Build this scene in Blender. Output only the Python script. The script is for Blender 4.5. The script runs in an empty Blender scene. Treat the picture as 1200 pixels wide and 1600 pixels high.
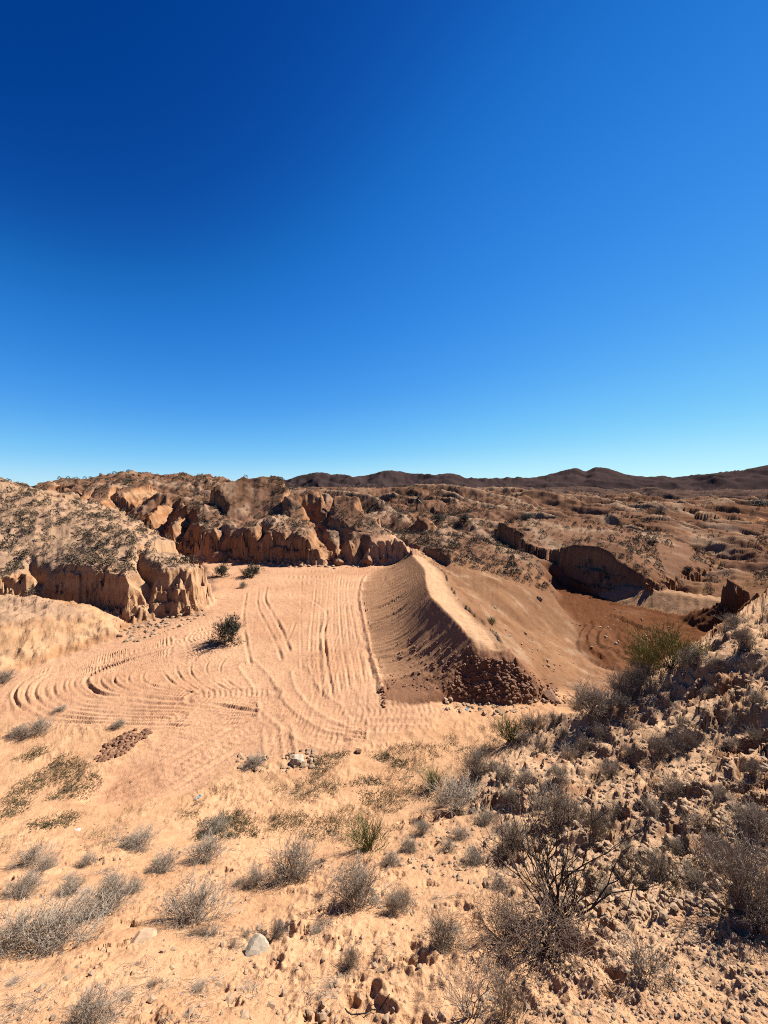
import bpy, math, random
import numpy as np
from mathutils import Vector

R = math.radians
scene = bpy.context.scene
COL = scene.collection
RES = 1.0                      # tessellation density of the land

# ------------------------------------------------------------------ camera, sky, sun, exposure
# metres; the graded floor is z = 0, the viewer's eye 6 m above it, looking along +Y
F, CU, CV, EYE = 580.0, 600.0, 762.0, 6.0      # focal length (px of the 1200 x 1600 photo), horizon row
cam_d = bpy.data.cameras.new("camera")
cam = bpy.data.objects.new("camera", cam_d); COL.objects.link(cam)
cam.location = (0, 0, EYE); cam.rotation_euler = (R(90), 0, 0)
cam_d.sensor_fit = 'VERTICAL'; cam_d.sensor_height = 36.0
cam_d.lens = 36.0 * F / 1600.0
cam_d.shift_y = -(800.0 - CV) / 1600.0
cam_d.clip_start = 0.05; cam_d.clip_end = 5000
scene.camera = cam

SUN_AZ, SUN_EL = R(56), R(41)                  # azimuth from +Y towards +X
sun_dir = Vector((math.sin(SUN_AZ) * math.cos(SUN_EL), math.cos(SUN_AZ) * math.cos(SUN_EL), math.sin(SUN_EL)))
world = bpy.data.worlds.new("World"); scene.world = world; world.use_nodes = True
wn, wl = world.node_tree.nodes, world.node_tree.links
wn.clear()
sky = wn.new('ShaderNodeTexSky'); sky.sky_type = 'NISHITA'; sky.sun_disc = False
sky.sun_elevation = SUN_EL; sky.sun_rotation = SUN_AZ
sky.altitude = 300; sky.air_density = 0.6; sky.dust_density = 0.0; sky.ozone_density = 3.0
# deep polarised desert sky: a contrast grade per colour of the Sky Texture
SKY_STRENGTH = 0.055; SKY_LEVEL = 0.57
bg = wn.new('ShaderNodeBackground'); bg.inputs['Strength'].default_value = SKY_STRENGTH
out = wn.new('ShaderNodeOutputWorld'); sep = wn.new('ShaderNodeSeparateColor'); com = wn.new('ShaderNodeCombineColor')
wl.new(sky.outputs[0], sep.inputs[0])
CURVES = ([(0, 0), (.028, .001), (.05, .018), (.125, .105), (.30, .30), (1, .6)],
          [(0, 0), (.047, .028), (.075, .105), (.13, .205), (.25, .37), (.46, .54), (1, .72)],
          [(0, 0), (.10, .165), (.186, .44), (.30, .555), (.55, .62), (1, .72)])
for ch, pts in enumerate(CURVES):
    a = wn.new('ShaderNodeMath'); a.operation = 'MULTIPLY'; a.inputs[1].default_value = 0.055
    b = wn.new('ShaderNodeFloatCurve'); cv = b.mapping.curves[0]
    cv.points[0].location = pts[0]; cv.points[1].location = pts[-1]
    for p in pts[1:-1]: cv.points.new(*p)
    b.mapping.update()
    c = wn.new('ShaderNodeMath'); c.operation = 'MULTIPLY'; c.inputs[1].default_value = SKY_LEVEL / 0.055
    wl.new(sep.outputs[ch], a.inputs[0]); wl.new(a.outputs[0], b.inputs['Value']); wl.new(b.outputs[0], c.inputs[0]); wl.new(c.outputs[0], com.inputs[ch])
wl.new(com.outputs[0], bg.inputs['Color']); wl.new(bg.outputs[0], out.inputs['Surface'])

sd = bpy.data.lights.new("sun", 'SUN'); sd.energy = 5.0; sd.angle = R(0.53); sd.color = (1.0, 0.95, 0.88)
so = bpy.data.objects.new("sun", sd); COL.objects.link(so)
so.rotation_euler = (-sun_dir).to_track_quat('-Z', 'Y').to_euler(); so.location = (40, 30, 60)

scene.view_settings.view_transform = 'Standard'; scene.view_settings.look = 'None'
scene.view_settings.exposure = 1.5; scene.view_settings.gamma = 1.0
scene.cycles.use_denoising = False; scene.cycles.pixel_filter_type = 'BLACKMAN_HARRIS'; scene.cycles.filter_width = 1.05

# ------------------------------------------------------------------ helpers
def WP(u, v, z=0.0):
    """point at height z seen at photo position (u, v)"""
    Y = (EYE - z) * F / (v - CV); return ((u - CU) / F * Y, Y)
def XZ(u, v, Y):
    return ((u - CU) / F * Y, Y, EYE - (v - CV) / F * Y)

_ang = np.linspace(0, 2 * np.pi, 256, endpoint=False)
_gc, _gs = np.cos(_ang).astype(np.float32), np.sin(_ang).astype(np.float32)
def _hash(xi, yi, seed):
    h = (xi.astype(np.uint32) * np.uint32(374761393) + yi.astype(np.uint32) * np.uint32(668265263) + np.uint32((seed * 974711 + 12345) & 0xffffffff))
    h = (h ^ (h >> np.uint32(13))) * np.uint32(1274126177)
    return h ^ (h >> np.uint32(16))
def pn(x, y, seed=0):
    """gradient noise, about -1..1"""
    x = np.asarray(x, np.float64); y = np.asarray(y, np.float64)
    xf = np.floor(x); yf = np.floor(y)
    fx = (x - xf).astype(np.float32); fy = (y - yf).astype(np.float32)
    xi = xf.astype(np.int64); yi = yf.astype(np.int64)
    def g(dx, dy):
        k = (_hash(xi + dx, yi + dy, seed) & np.uint32(255)).astype(np.int64)
        return _gc[k] * (fx - dx) + _gs[k] * (fy - dy)
    sx = fx * fx * fx * (fx * (fx * 6 - 15) + 10); sy = fy * fy * fy * (fy * (fy * 6 - 15) + 10)
    a = g(0, 0); a += (g(1, 0) - a) * sx
    b = g(0, 1); b += (g(1, 1) - b) * sx
    return (a + (b - a) * sy) * 1.5
def fbm(x, y, lam, octv=4, gain=0.5, seed=0, ridge=False):
    s = 0; a = 1.0; t = 0
    c, n = math.cos(0.6), math.sin(0.6)
    for o in range(octv):
        v = pn(x / lam, y / lam, seed + o * 7)
        if ridge: v = 1.0 - 2.0 * np.abs(v)
        s = s + a * v; t += a; a *= gain; lam *= 0.5
        x, y = c * x - n * y + 13.7, n * x + c * y + 5.1
    return s / t
def eroded(x, y, lam, octv=6, gain=.5, seed=0, k=1.0):
    """fractal relief whose small scales die out on steep slopes: spurs, gullies and smooth fans"""
    s = 0; a = 1.0; gx = 0; gy = 0; t = 0; e = .02; c, n = math.cos(.7), math.sin(.7); ca, sa = 1.0, 0.0
    for o in range(octv):
        v = pn(x / lam, y / lam, seed + o * 5); vx = (pn(x / lam + e, y / lam, seed + o * 5) - v) / e; vy = (pn(x / lam, y / lam + e, seed + o * 5) - v) / e
        gx = gx + (ca * vx - sa * vy) * a * 1.2; gy = gy + (sa * vx + ca * vy) * a * 1.2
        s = s + a * (1 - 2 * np.abs(v) if o < 2 else v * 1.4) / (1 + k * (gx * gx + gy * gy)); t += a; a *= gain; lam *= .5
        x, y = c * x + n * y + 3.3, -n * x + c * y + 8.1; ca, sa = ca * c - sa * n, sa * c + ca * n
    return s / t
def cells(x, y, lam, seed, jitter=0.9):
    """distance to the nearest scattered point (in cells) and its random value"""
    px, py = x / lam, y / lam
    xi = np.floor(px).astype(np.int64); yi = np.floor(py).astype(np.int64)
    best = np.full(px.shape, 9.0, np.float32); rv = np.zeros(px.shape, np.float32)
    for dx in (-1, 0, 1):
        for dy in (-1, 0, 1):
            h = _hash(xi + dx, yi + dy, seed)
            rx = (h & np.uint32(1023)).astype(np.float32) / 1023; ry = ((h >> np.uint32(10)) & np.uint32(1023)).astype(np.float32) / 1023
            d = np.hypot(xi + dx + 0.5 + (rx - .5) * jitter - px, yi + dy + 0.5 + (ry - .5) * jitter - py).astype(np.float32)
            m = d < best; best = np.where(m, d, best)
            rv = np.where(m, ((h >> np.uint32(20)) & np.uint32(1023)).astype(np.float32) / 1023, rv)
    return best, rv
def sstep(a, b, x):
    t = np.clip((x - a) / (b - a), 0, 1); return t * t * (3 - 2 * t)
def smax(a, b, k):
    h = np.clip(0.5 + 0.5 * (a - b) / k, 0, 1); return b + (a - b) * h + k * h * (1 - h)
def smin(a, b, k): return -smax(-a, -b, k)
def seg_dist(X, Y, pts, closed=False):
    """distance to a polyline, and arc length of the closest point"""
    P = np.asarray(pts, float); n = len(P) if closed else len(P) - 1
    best = np.full(X.shape, 1e18); s_best = np.zeros(X.shape); acc = 0.0; side = np.zeros(X.shape)
    for i in range(n):
        a, b = P[i], P[(i + 1) % len(P)]; d = b - a; L2 = max(d @ d, 1e-12)
        t = np.clip(((X - a[0]) * d[0] + (Y - a[1]) * d[1]) / L2, 0, 1)
        ex, ey = X - a[0] - t * d[0], Y - a[1] - t * d[1]; q = ex * ex + ey * ey
        m = q < best; best = np.where(m, q, best); L = math.sqrt(L2)
        s_best = np.where(m, acc + t * L, s_best); side = np.where(m, np.sign(d[0] * ey - d[1] * ex), side); acc += L
    return np.sqrt(best), s_best, side
def sd_poly(X, Y, pts):
    """signed distance, positive inside"""
    d, _, _ = seg_dist(X, Y, pts, True); ins = np.zeros(X.shape, bool); P = pts
    for i in range(len(P)):
        (x0, y0), (x1, y1) = P[i], P[(i + 1) % len(P)]
        if y0 == y1: continue
        c = ((y0 > Y) != (y1 > Y)) & (X < (x1 - x0) * (Y - y0) / (y1 - y0) + x0); ins ^= c
    return np.where(ins, d, -d)
class RBF:
    def __init__(s, P, V, power=1.0):
        s.P = np.asarray(P, float); V = np.asarray(V, float); n = len(s.P); s.pw = power
        D = np.linalg.norm(s.P[:, None] - s.P[None], axis=2) ** power
        A = np.zeros((n + 3, n + 3)); A[:n, :n] = D + (1e-4 if power == 1 else 1e-6) * np.eye(n); A[:n, n] = 1; A[:n, n + 1:] = s.P; A[n, :n] = 1; A[n + 1:, :n] = s.P.T
        s.w = np.linalg.solve(A, np.concatenate([V, np.zeros(3)]))
    def __call__(s, x, y):
        x = np.asarray(x, float); o = s.w[-3] + s.w[-2] * x + s.w[-1] * y
        for i, (a, b) in enumerate(s.P):
            o = o + s.w[i] * np.hypot(x - a, y - b) ** s.pw
        return o
def spline(pts, n=8):
    """Catmull-Rom through the points"""
    P = np.asarray(pts, float); P = np.vstack([2 * P[0] - P[1], P, 2 * P[-1] - P[-2]]); o = []
    for i in range(1, len(P) - 2):
        for t in np.linspace(0, 1, n, endpoint=False):
            o.append(0.5 * (2 * P[i] + (P[i + 1] - P[i - 1]) * t + (2 * P[i - 1] - 5 * P[i] + 4 * P[i + 1] - P[i + 2]) * t * t + (3 * P[i] - P[i - 1] - 3 * P[i + 1] + P[i + 2]) * t ** 3))
    o.append(P[-2]); return np.array(o)

# ------------------------------------------------------------------ the lie of the land
base_pts = []                                   # (u, Y, z)
def bp(u, Y, z): base_pts.append((u, Y, z))
def bv(u, v, Y): base_pts.append((u, Y, EYE - (v - CV) / F * Y))
# the slope under the viewer
slope = [(0.3, 4.25), (1, 3.78), (2, 3.12), (3, 2.42), (4, 1.72), (5, 1.08), (6, .55), (7, .2), (8, .04)]
for Y, z in slope:
    bp(-2200, Y, z + .5); bp(-800, Y, z + .15); bp(-200, Y, z); bp(100, Y, z); bp(350, Y, z); bp(560, Y, z + (0.12 if 2.5 < Y < 6 else 0))
for u, lst in {650: [(1, 3.8), (2, 3.15), (3, 2.5), (4, 1.85), (5.2, 1.2), (6.2, .55), (7.2, .15)],
               760: [(1, 3.82), (2, 3.2), (3, 2.58), (4, 1.95), (5.5, 1.25), (7, .71), (8, .15), (9, 0)],
               870: [(1, 3.85), (2, 3.25), (3, 2.65), (4, 2.1), (6, 1.35), (8, 1.0), (9, .1)],
               960: [(1, 3.88), (2, 3.3), (3, 2.78), (4, 2.38), (6, 1.75), (8.3, 1.45), (9.6, .2)],
               1065: [(1, 3.9), (2, 3.38), (3, 3.0), (4, 2.7), (6, 2.35), (8.4, 2.3), (9.9, .8)],
               1200: [(1, 3.92), (2, 3.5), (3, 3.3), (4, 3.2), (6, 3.25), (8.5, 3.5), (9.6, 3.2)],
               1450: [(1, 4.0), (2, 3.8), (4, 3.8), (8, 4.6), (12, 5)],
               2400: [(.5, 4.3), (1, 4.2), (2, 4.3), (4, 5), (8, 6)]}.items():
    for Y, z in lst: bp(u, Y, z)
# the graded floor
for u in (0, 100, 200, 300, 400, 500, 600):
    for Y in (9.2, 11, 14, 18, 23): bp(u, Y, 0)
for u in (300, 400, 500, 580): bp(u, 28, 0); bp(u, 32, .1)
bp(-400, 10, .6); bp(-400, 16, 1.0); bp(-900, 20, 2)
bp(680, 9.3, 0); bp(680, 12, -.1); bp(700, 18, .6); bp(660, 24, .9); bp(750, 9.8, -.05)
# gully and wash right of the bank
bp(830, 10.4, 0); bp(870, 10.9, -.05); bp(905, 12.3, -.5); bp(960, 12.5, -1.1); bp(900, 15.5, -1.5); bp(1000, 13, -1.4); bp(1080, 12.5, -1.2); bp(800, 14, -.6)
for u, Y in ((880, 19), (960, 17), (1050, 16), (1120, 17), (920, 23), (1000, 22), (1080, 21), (900, 28), (960, 26), (1030, 25), (1190, 18)): bp(u, Y, -1.8)
bp(1170, 22, -.9); bp(1200, 24, -.4); bp(1260, 20, .4); bp(1300, 14, 2.0); bp(1100, 27, -1.2)
bp(830, 24, .0); bp(860, 24, -.4); bp(780, 22, .55); bp(730, 23, .95); bp(790, 18.5, .3); bp(700, 24, 1.3); bp(800, 28, .2); bp(840, 30, -.3)
# rolling scrub land behind
for t in ((650, 858, 30), (690, 866, 27), (720, 874, 27), (760, 887, 27), (700, 835, 36), (760, 845, 38), (640, 830, 45), (690, 808, 50), (651, 796, 66), (600, 800, 62), (560, 800, 60),
          (700, 760, 100), (640, 768, 88), (760, 775, 88), (800, 800, 62), (850, 800, 60), (820, 840, 42), (880, 832, 42), (900, 790, 85), (960, 800, 75), (930, 826, 46),
          (1000, 800, 70), (1050, 820, 55), (1100, 800, 80), (1200, 812, 70), (1100, 862, 42), (1200, 872, 36), (1060, 870, 38), (1200, 785, 130), (1000, 778, 140), (800, 770, 130),
          (1100, 782, 130), (600, 765, 110), (500, 766, 110), (400, 768, 110), (300, 772, 100), (200, 772, 95), (100, 775, 90), (0, 775, 90), (-200, 770, 90), (450, 790, 50), (400, 800, 46),
          (1400, 800, 60), (1400, 860, 30), (1700, 780, 60), (-500, 760, 90), (-200, 800, 45), (0, 800, 45), (150, 800, 47), (200, 825, 40), (240, 850, 37)): bv(*t)
for u in (-900, -300, 0, 300, 600, 900, 1200, 1600, 2200):
    bv(u, 765, 200); bv(u, 763, 330); bp(u, 900, 5)
BP = np.array(base_pts)
_q = lambda a, lnY: (np.arctan(a) * 1.25, lnY * 1.0)
_base = RBF(np.column_stack(_q((BP[:, 0] - CU) / F, np.log(BP[:, 1]))), BP[:, 2], 1.0)
# tabulate it
_ta = np.linspace(-1.42, 1.42, 300); _tl = np.linspace(math.log(.28), math.log(950), 420)
_A, _L = np.meshgrid(_ta, _tl, indexing='ij')
_TAB = _base(_A * 1.25, _L)
for _ in range(2):                                   # take the kinks off the control points
    _TAB[1:-1, 1:-1] = (_TAB[1:-1, 1:-1] * 2 + _TAB[2:, 1:-1] + _TAB[:-2, 1:-1] + _TAB[1:-1, 2:] + _TAB[1:-1, :-2]) / 6
def base_h(X, Y):
    Yc = np.clip(Y, .3, 900); i = (np.arctan2(X, Yc) + 1.42) / 2.84 * 299; j = (np.log(Yc) - _tl[0]) / (_tl[-1] - _tl[0]) * 419
    i = np.clip(i, 0, 298.999); j = np.clip(j, 0, 418.999); i0 = i.astype(int); j0 = j.astype(int); fi = i - i0; fj = j - j0
    return (_TAB[i0, j0] * (1 - fi) + _TAB[i0 + 1, j0] * fi) * (1 - fj) + (_TAB[i0, j0 + 1] * (1 - fi) + _TAB[i0 + 1, j0 + 1] * fi) * fj

# mounds: footprint, heights of the top, shape of the edge
def tops(*l): return [XZ(*t) for t in l]
MOUNDS = []; BLUFF_W = None
def mound(name, foot, top, steep=4.0, talus=0.5, flute=0.22, lam=0.7, rnd=0.5, z0=0.0, soft=None):
    P = np.array(top); sc = 10.0
    MOUNDS.append(dict(name=name, foot=foot, rbf=RBF(P[:, :2] / sc, P[:, 2], 1.0) if len(P) > 2 else None, zc=P[0, 2], sc=sc, steep=steep, talus=talus, flute=flute, lam=lam, rnd=rnd, z0=z0, soft=soft,
                       bb=(min(p[0] for p in foot) - 1, max(p[0] for p in foot) + 1, min(p[1] for p in foot) - 1, max(p[1] for p in foot) + 1)))
mound('mound', [(-23, 15.2), (-17, 16.6), (-13.6, 17.0), (-11.6, 16.3), (-9.3, 17.5), (-9.35, 19.4), (-11.5, 23), (-15.5, 27.5), (-22, 32), (-34, 40), (-70, 55), (-90, 40), (-90, 10), (-40, 12)],
      tops((290, 888, 18.6), (265, 872, 19.5), (200, 830, 21.5), (130, 868, 19.5), (180, 880, 18.2), (60, 888, 19), (0, 896, 18.2), (100, 803, 25), (140, 812, 24), (60, 780, 27.5), (0, 757, 29.5), (0, 830, 22.5), (60, 838, 21.5), (-200, 715, 32), (-200, 800, 24))
      + [(-12.5, 24, 2.2), (-17, 27, 2.8), (-24, 33, 4.0), (-36, 40, 5)], steep=3.2, talus=.35, flute=.40, lam=.75, rnd=.45)
mound('bench', [(-12.2, 10.9), (-11.5, 13), (-10.6, 14.8), (-10.9, 16.0), (-12.5, 17.4), (-20, 17.5), (-34, 14), (-34, 4), (-16, 7)],
      tops((107, 927, 16.1), (60, 938, 15.3), (0, 952, 14.4), (150, 955, 15.7), (-200, 960, 13)) + [(-13, 13.6, 1.1), (-15, 12, 1.3), (-25, 12, 2.2)], steep=.75, talus=.4, flute=.10, lam=.8, rnd=.6)
mound('ridge', [(-60, 62), (-42, 50), (-27.5, 41), (-18.2, 34), (-12.8, 30.2), (-9.9, 29.0), (-6.4, 28.2), (-4.3, 28.6), (-3.9, 30.4), (-5.3, 33), (-7.5, 37), (-11, 44), (-18, 56), (-30, 75), (-60, 85)],
      tops((233, 838, 41.5), (283, 831, 35.5), (333, 832, 32), (400, 824, 30.2), (450, 832, 29.3), (483, 838, 29.2), (512, 850, 29.2), (360, 818, 34), (313, 795, 39), (285, 790, 41), (250, 771, 47), (180, 758, 57), (130, 753, 63), (60, 756, 70), (420, 812, 36), (480, 824, 33), (250, 815, 41), (180, 795, 50), (380, 800, 42), (340, 780, 50), (300, 765, 60)),
      steep=5.5, talus=.5, flute=.55, lam=1.0, rnd=.5)
mound('butte_a', [(-20.8, 43), (-17.2, 39), (-14.5, 35.6), (-12.8, 36), (-11.2, 39), (-10.6, 43), (-12, 48), (-19, 49)],
      tops((325, 755, 43), (350, 754, 43.5), (430, 763, 42), (450, 768, 41), (385, 757, 44), (360, 800, 37), (400, 815, 36.5), (420, 795, 39)), steep=4.5, talus=.5, flute=.65, lam=3.2, rnd=.7, z0=3.2)
mound('butte_a', [(-10.6, 44), (-11.6, 40), (-9.5, 36), (-7.4, 33), (-5.7, 32.6), (-5.0, 35), (-5.5, 40), (-7.5, 45)],
      tops((432, 762, 42), (460, 765, 41), (445, 762, 42.5), (478, 790, 37.5), (500, 822, 34.2), (470, 800, 36), (500, 800, 37)), steep=4.5, talus=.5, flute=.55, lam=2.6, rnd=.6, z0=2.6)
mound('butte_b', [(-6.6, 38), (-5.4, 34.6), (-3.4, 33.6), (-.8, 32.6), (.5, 31.8), (1.0, 33.5), (-.4, 37), (-2.2, 41), (-6, 41)],
      tops((500, 779, 38.5), (555, 781, 37.5), (530, 779, 39), (570, 795, 36.5), (595, 820, 34.3), (612, 838, 32.9)), steep=4.5, talus=.5, flute=.55, lam=2.3, rnd=.5, z0=1.4)
mound('knoll', [(-4.0, 29.6), (-2.4, 28.9), (-.5, 29.0), (1.0, 28.6), (2.3, 26.8), (3.3, 28.5), (2.0, 31), (-1, 31.8), (-3.6, 31.2)],
      tops((527, 840, 30.4), (545, 835, 30.6), (587, 841, 30.2), (625, 850, 29), (640, 858, 28)), steep=5, talus=.5, flute=.42, lam=.7, rnd=.4)
mound('cavern_hill', [(13.4, 33.4), (15.0, 29.8), (15.4, 28.4), (16.4, 26.9), (18.0, 25.4), (19.4, 25.6), (22, 27.5), (30, 33), (34, 44), (24, 50), (13, 44)],
      tops((872, 862, 34), (900, 851, 31), (930, 842, 32), (967, 853, 29.5), (1000, 883, 27.2), (1017, 904, 26.2), (1050, 905, 28), (990, 845, 36), (930, 826, 42), (1060, 850, 38), (1120, 850, 44)), steep=6, talus=.15, flute=.5, lam=1.1, rnd=.5, z0=-1.8)
mound('bluff', [(8.6, 9.9), (9.4, 9.0), (10.5, 8.8), (14, 8.5), (20, 9), (22, 14), (13, 13.0), (10.6, 12.2), (9.2, 11.2)],
      tops((1115, 972, 10.2), (1150, 934, 10.4), (1200, 896, 10.5), (1280, 860, 11)), steep=3, talus=.2, flute=.22, lam=.6, rnd=.25, z0=1.0)
mound('butte', [(18.4, 20.6), (18.9, 19.7), (20.2, 19.8), (20.6, 20.9), (19.5, 21.6), (18.6, 21.3)], tops((1124, 902, 20.5), (1165, 914, 20.6), (1142, 898, 21)), steep=6, talus=.1, flute=.15, lam=.6, rnd=.15, z0=-.9)
# row of small buttes on the left skyline
for (u, v, Y, hw, dp, hh) in ((25, 753, 68, 2.6, 3, 2.0), (75, 748, 60, 2.3, 3, 2.2), (118, 747, 64, 3.2, 4, 2.6), (150, 751, 54, 1.5, 3.4, 2.4), (206, 752, 50, 2.4, 3, 1.3), (172, 754, 47, 1.6, 3.2, 2.2), (262, 776, 44, 1.3, 2.2, 1.2),
                              (1000, 800, 66, 4, 3, 1.4), (1060, 786, 92, 7, 4, 2.0), (1030, 818, 52, 3, 3, 1.1), (1130, 800, 78, 6, 3, 1.3), (700, 880 - 48, 37, 1.2, 2.4, 1.4), (660, 806, 47, 1.4, 3.0, 1.5)):
    X, Y_, Z = XZ(u, v, Y)
    mound('butte', [(X - hw, Y + dp * .2), (X - hw * .7, Y - dp * .4), (X + hw * .1, Y - dp * .9), (X + hw * .6, Y - dp * 1.3), (X + hw, Y - dp * .5), (X + hw * 1.2, Y + dp * .4), (X, Y + dp)],
          [(X - hw, Y, Z), (X + hw * .2, Y, Z), (X + hw * .5, Y - dp * 1.2, Z - hh * .9), (X, Y + dp, Z - .1), (X + hw * 1.2, Y + dp * .3, Z - hh * .5)], steep=4, talus=.35, flute=.2 * hw, lam=hw * .8, rnd=.15 * hh, z0=Z - hh)

SPURS = [(tops((580, 772, 104), (620, 764, 102), (655, 757, 100), (700, 757, 98), (740, 763, 95), (790, 775, 88), (850, 800, 75), (880, 818, 62)), 0.66),
         (tops((690, 766, 86), (712, 771, 82), (745, 785, 77), (780, 801, 70), (805, 815, 62), (830, 822, 55)), 0.75),
         (tops((668, 812, 53), (700, 808, 51), (745, 812, 49), (790, 818, 47), (830, 825, 45), (888, 831, 42), (940, 828, 40)), 0.66),
         (tops((745, 818, 48), (770, 850, 40), (800, 872, 34), (815, 884, 31)), 0.80), (tops((830, 828, 44), (850, 862, 37), (862, 884, 33)), 0.80), (tops((690, 812, 50), (690, 840, 41), (700, 868, 33)), 0.75),
         (tops((850, 790, 118), (885, 771, 112), (925, 776, 110), (960, 781, 105), (985, 800, 90), (1000, 812, 76)), 0.62),
         (tops((960, 786, 88), (1000, 800, 76), (1040, 815, 66), (1070, 832, 57), (1095, 855, 48), (1120, 882, 40)), 0.75),
         (tops((1000, 783, 100), (1045, 785, 96), (1075, 806, 84), (1110, 812, 76), (1170, 815, 70)), 0.80), (tops((1080, 783, 130), (1130, 778, 130), (1200, 785, 120)), 0.62),
         (tops((930, 812, 64), (960, 826, 55), (1000, 850, 45), (1040, 872, 38)), 0.75), (tops((440, 768, 75), (500, 765, 80), (560, 770, 74), (600, 785, 64), (625, 812, 50)), 0.75),
         (tops((620, 800, 57), (600, 800, 55), (575, 806, 52)), 0.90), (tops((1120, 830, 60), (1170, 838, 52), (1200, 846, 48)), 0.75), (tops((230, 764, 66), (280, 764, 64), (330, 768, 58)), 0.75)]
GULLIES = [
    ([(-3.84, 28.20, 0.00), (-4.70, 31.00, 0.30), (-5.60, 33.50, 1.00), (-7.02, 37.00, 2.20), (-8.34, 41.00, 3.40)], 0.35),
    ([(2.54, 29.50, 0.30), (2.04, 32.00, 0.40), (1.33, 35.00, 0.90), (1.93, 40.00, 1.40)], 0.40),
    ([(-19.13, 35.00, 0.00), (-19.78, 37.00, 1.20), (-20.97, 40.00, 2.80)], 0.10),
    ([(-13.28, 30.20, 0.00), (-14.01, 32.00, 1.40), (-14.75, 34.50, 2.80)], 0.05),
    ([(-9.76, 28.60, 0.00), (-10.31, 30.50, 1.20), (-10.86, 33.50, 2.60), (-11.17, 36.00, 3.80)], 0.02),
    ([(-7.29, 28.20, 0.20), (-7.66, 30.00, 1.60), (-7.94, 32.00, 2.60)], 0.00),
    ([(-23.53, 39.00, 0.00), (-24.48, 42.00, 1.80), (-26.01, 46.00, 3.40)], 0.20),
    ([(-10.65, 16.60, 0.10), (-11.86, 18.20, 1.20), (-13.04, 19.60, 2.40)], 0.00),
    ([(-15.83, 17.00, 0.60), (-17.38, 18.40, 1.40), (-19.17, 20.00, 2.40)], 0.05),
    ([(-2.00, 29.00, 0.00), (-1.87, 30.20, 1.20)], 0.00)]
# the bulldozed bank: crest line (x, y, z) and feet
CREST = [(1.9, 34, .7), XZ(637, 860, 30.0), XZ(650, 874, 25.0), XZ(663, 890, 20.8), XZ(665, 910, 17.8), XZ(674, 933, 15.26), XZ(693, 953, 13.8), XZ(720, 980, 12.5), XZ(747, 1013, 11.44), XZ(756, 1030, 10.9)]
CR2 = spline([c for c in CREST], 6)
LFOOT = spline([WP(640, 872), WP(600, 884), WP(572, 900), WP(563, 930), WP(568, 965), WP(577, 1005), WP(588, 1045), WP(596, 1078)], 6)
END_Y = 11.55
def bank(X, Y):
    """height of the bank above the floor, -9 off it; also cross coordinate"""
    o = np.full(X.shape, -9.0); cx = np.interp(Y, CR2[::-1, 1], CR2[::-1, 0]); cz = np.interp(Y, CR2[::-1, 1], CR2[::-1, 2])
    lf = np.interp(Y, LFOOT[::-1, 1], LFOOT[::-1, 0])
    lf = np.where(Y < 11, lf, lf)
    d = X - cx
    t = np.clip((cx - X) / np.maximum(cx - lf, .4), 0, 1.4)
    left = cz * (1 - t)  + .10 * np.sin(np.clip(t, 0, 1) * np.pi) * 0 - .30 * np.sin(np.clip(t, 0, 1) * np.pi)
    cw = np.interp(Y, [11, 13, 16, 20, 26], [1.0, 1.1, 1.2, 1.1, .9])
    right = cz - .05 * d - np.maximum(d - cw, 0) * np.interp(Y, [11, 12.5, 14.5, 18, 24], [1.0, .7, .55, .48, .36]) - .12 * np.clip(d / cw, 0, 1)
    h = np.where(d < 0, left, right)
    endslope = (Y - 10.45 + .18 * np.sin(X * 2.1)) * .98
    end2 = endslope - .25 * np.maximum(X - 3.6, 0)
    h = smin(h, end2, .12)
    return h, d, cw, t

# distant hills
FAR_UP = 1.0
FAR = [(420, 70, [(640, 766), (700, 757), (720, 752), (740, 750), (765, 753), (790, 751), (815, 748), (825, 749), (850, 746), (870, 741), (885, 737), (900, 734), (916, 740), (930, 733), (946, 735), (975, 743), (1010, 748), (1060, 749), (1100, 745), (1150, 740), (1200, 730), (1300, 720), (1500, 712), (1900, 720)]),
       (380, 60, [(180, 770), (225, 760), (240, 756), (262, 752), (300, 753), (330, 756), (370, 755), (385, 751), (400, 750), (430, 751.5), (443, 752), (460, 747), (475, 743), (490, 743), (505, 744), (540, 747.5), (573, 746), (590, 742), (607, 739.5), (625, 740), (640, 743), (667, 745), (690, 744), (703, 742), (712, 744), (733, 753), (760, 765), (800, 780)]),
       (250, 40, [(760, 775), (820, 768), (880, 762), (930, 757), (980, 757), (1040, 762), (1100, 758), (1160, 752), (1200, 748), (1300, 745), (1600, 740)]),
       (230, 30, [(380, 775), (420, 768), (500, 758), (520, 755), (560, 762), (620, 770), (700, 775)])]

FLOOR = [WP(560, 882), WP(640, 868), WP(700, 900), WP(640, 1000), WP(640, 1085), WP(720, 1110), WP(640, 1140), WP(560, 1165), WP(460, 1185), WP(400, 1180), WP(300, 1235), WP(190, 1262), WP(140, 1262), WP(170, 1210), WP(250, 1150), WP(180, 1132), WP(60, 1128), (-11, 9.9), (-12, 11.2),
         WP(60, 1042), WP(170, 1003), WP(200, 990), WP(320, 958), WP(322, 930), (-9.6, 22), (-12.5, 26.5), (-17, 33), (-13, 30.3), (-10, 29.2), (-6.4, 28.4), (-3.9, 29)]
WASH = [WP(862, 905, -1.8), WP(900, 917, -1.8), WP(930, 928, -1.8), WP(1020, 945, -1.8), WP(1110, 972, -1.8), (19.5, 18.5), (15, 13.5), WP(1000, 1060, -1.8), WP(930, 1040, -1.8), WP(900, 1015, -1.8), WP(905, 975, -1.8), WP(870, 950, -1.8)]

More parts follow.
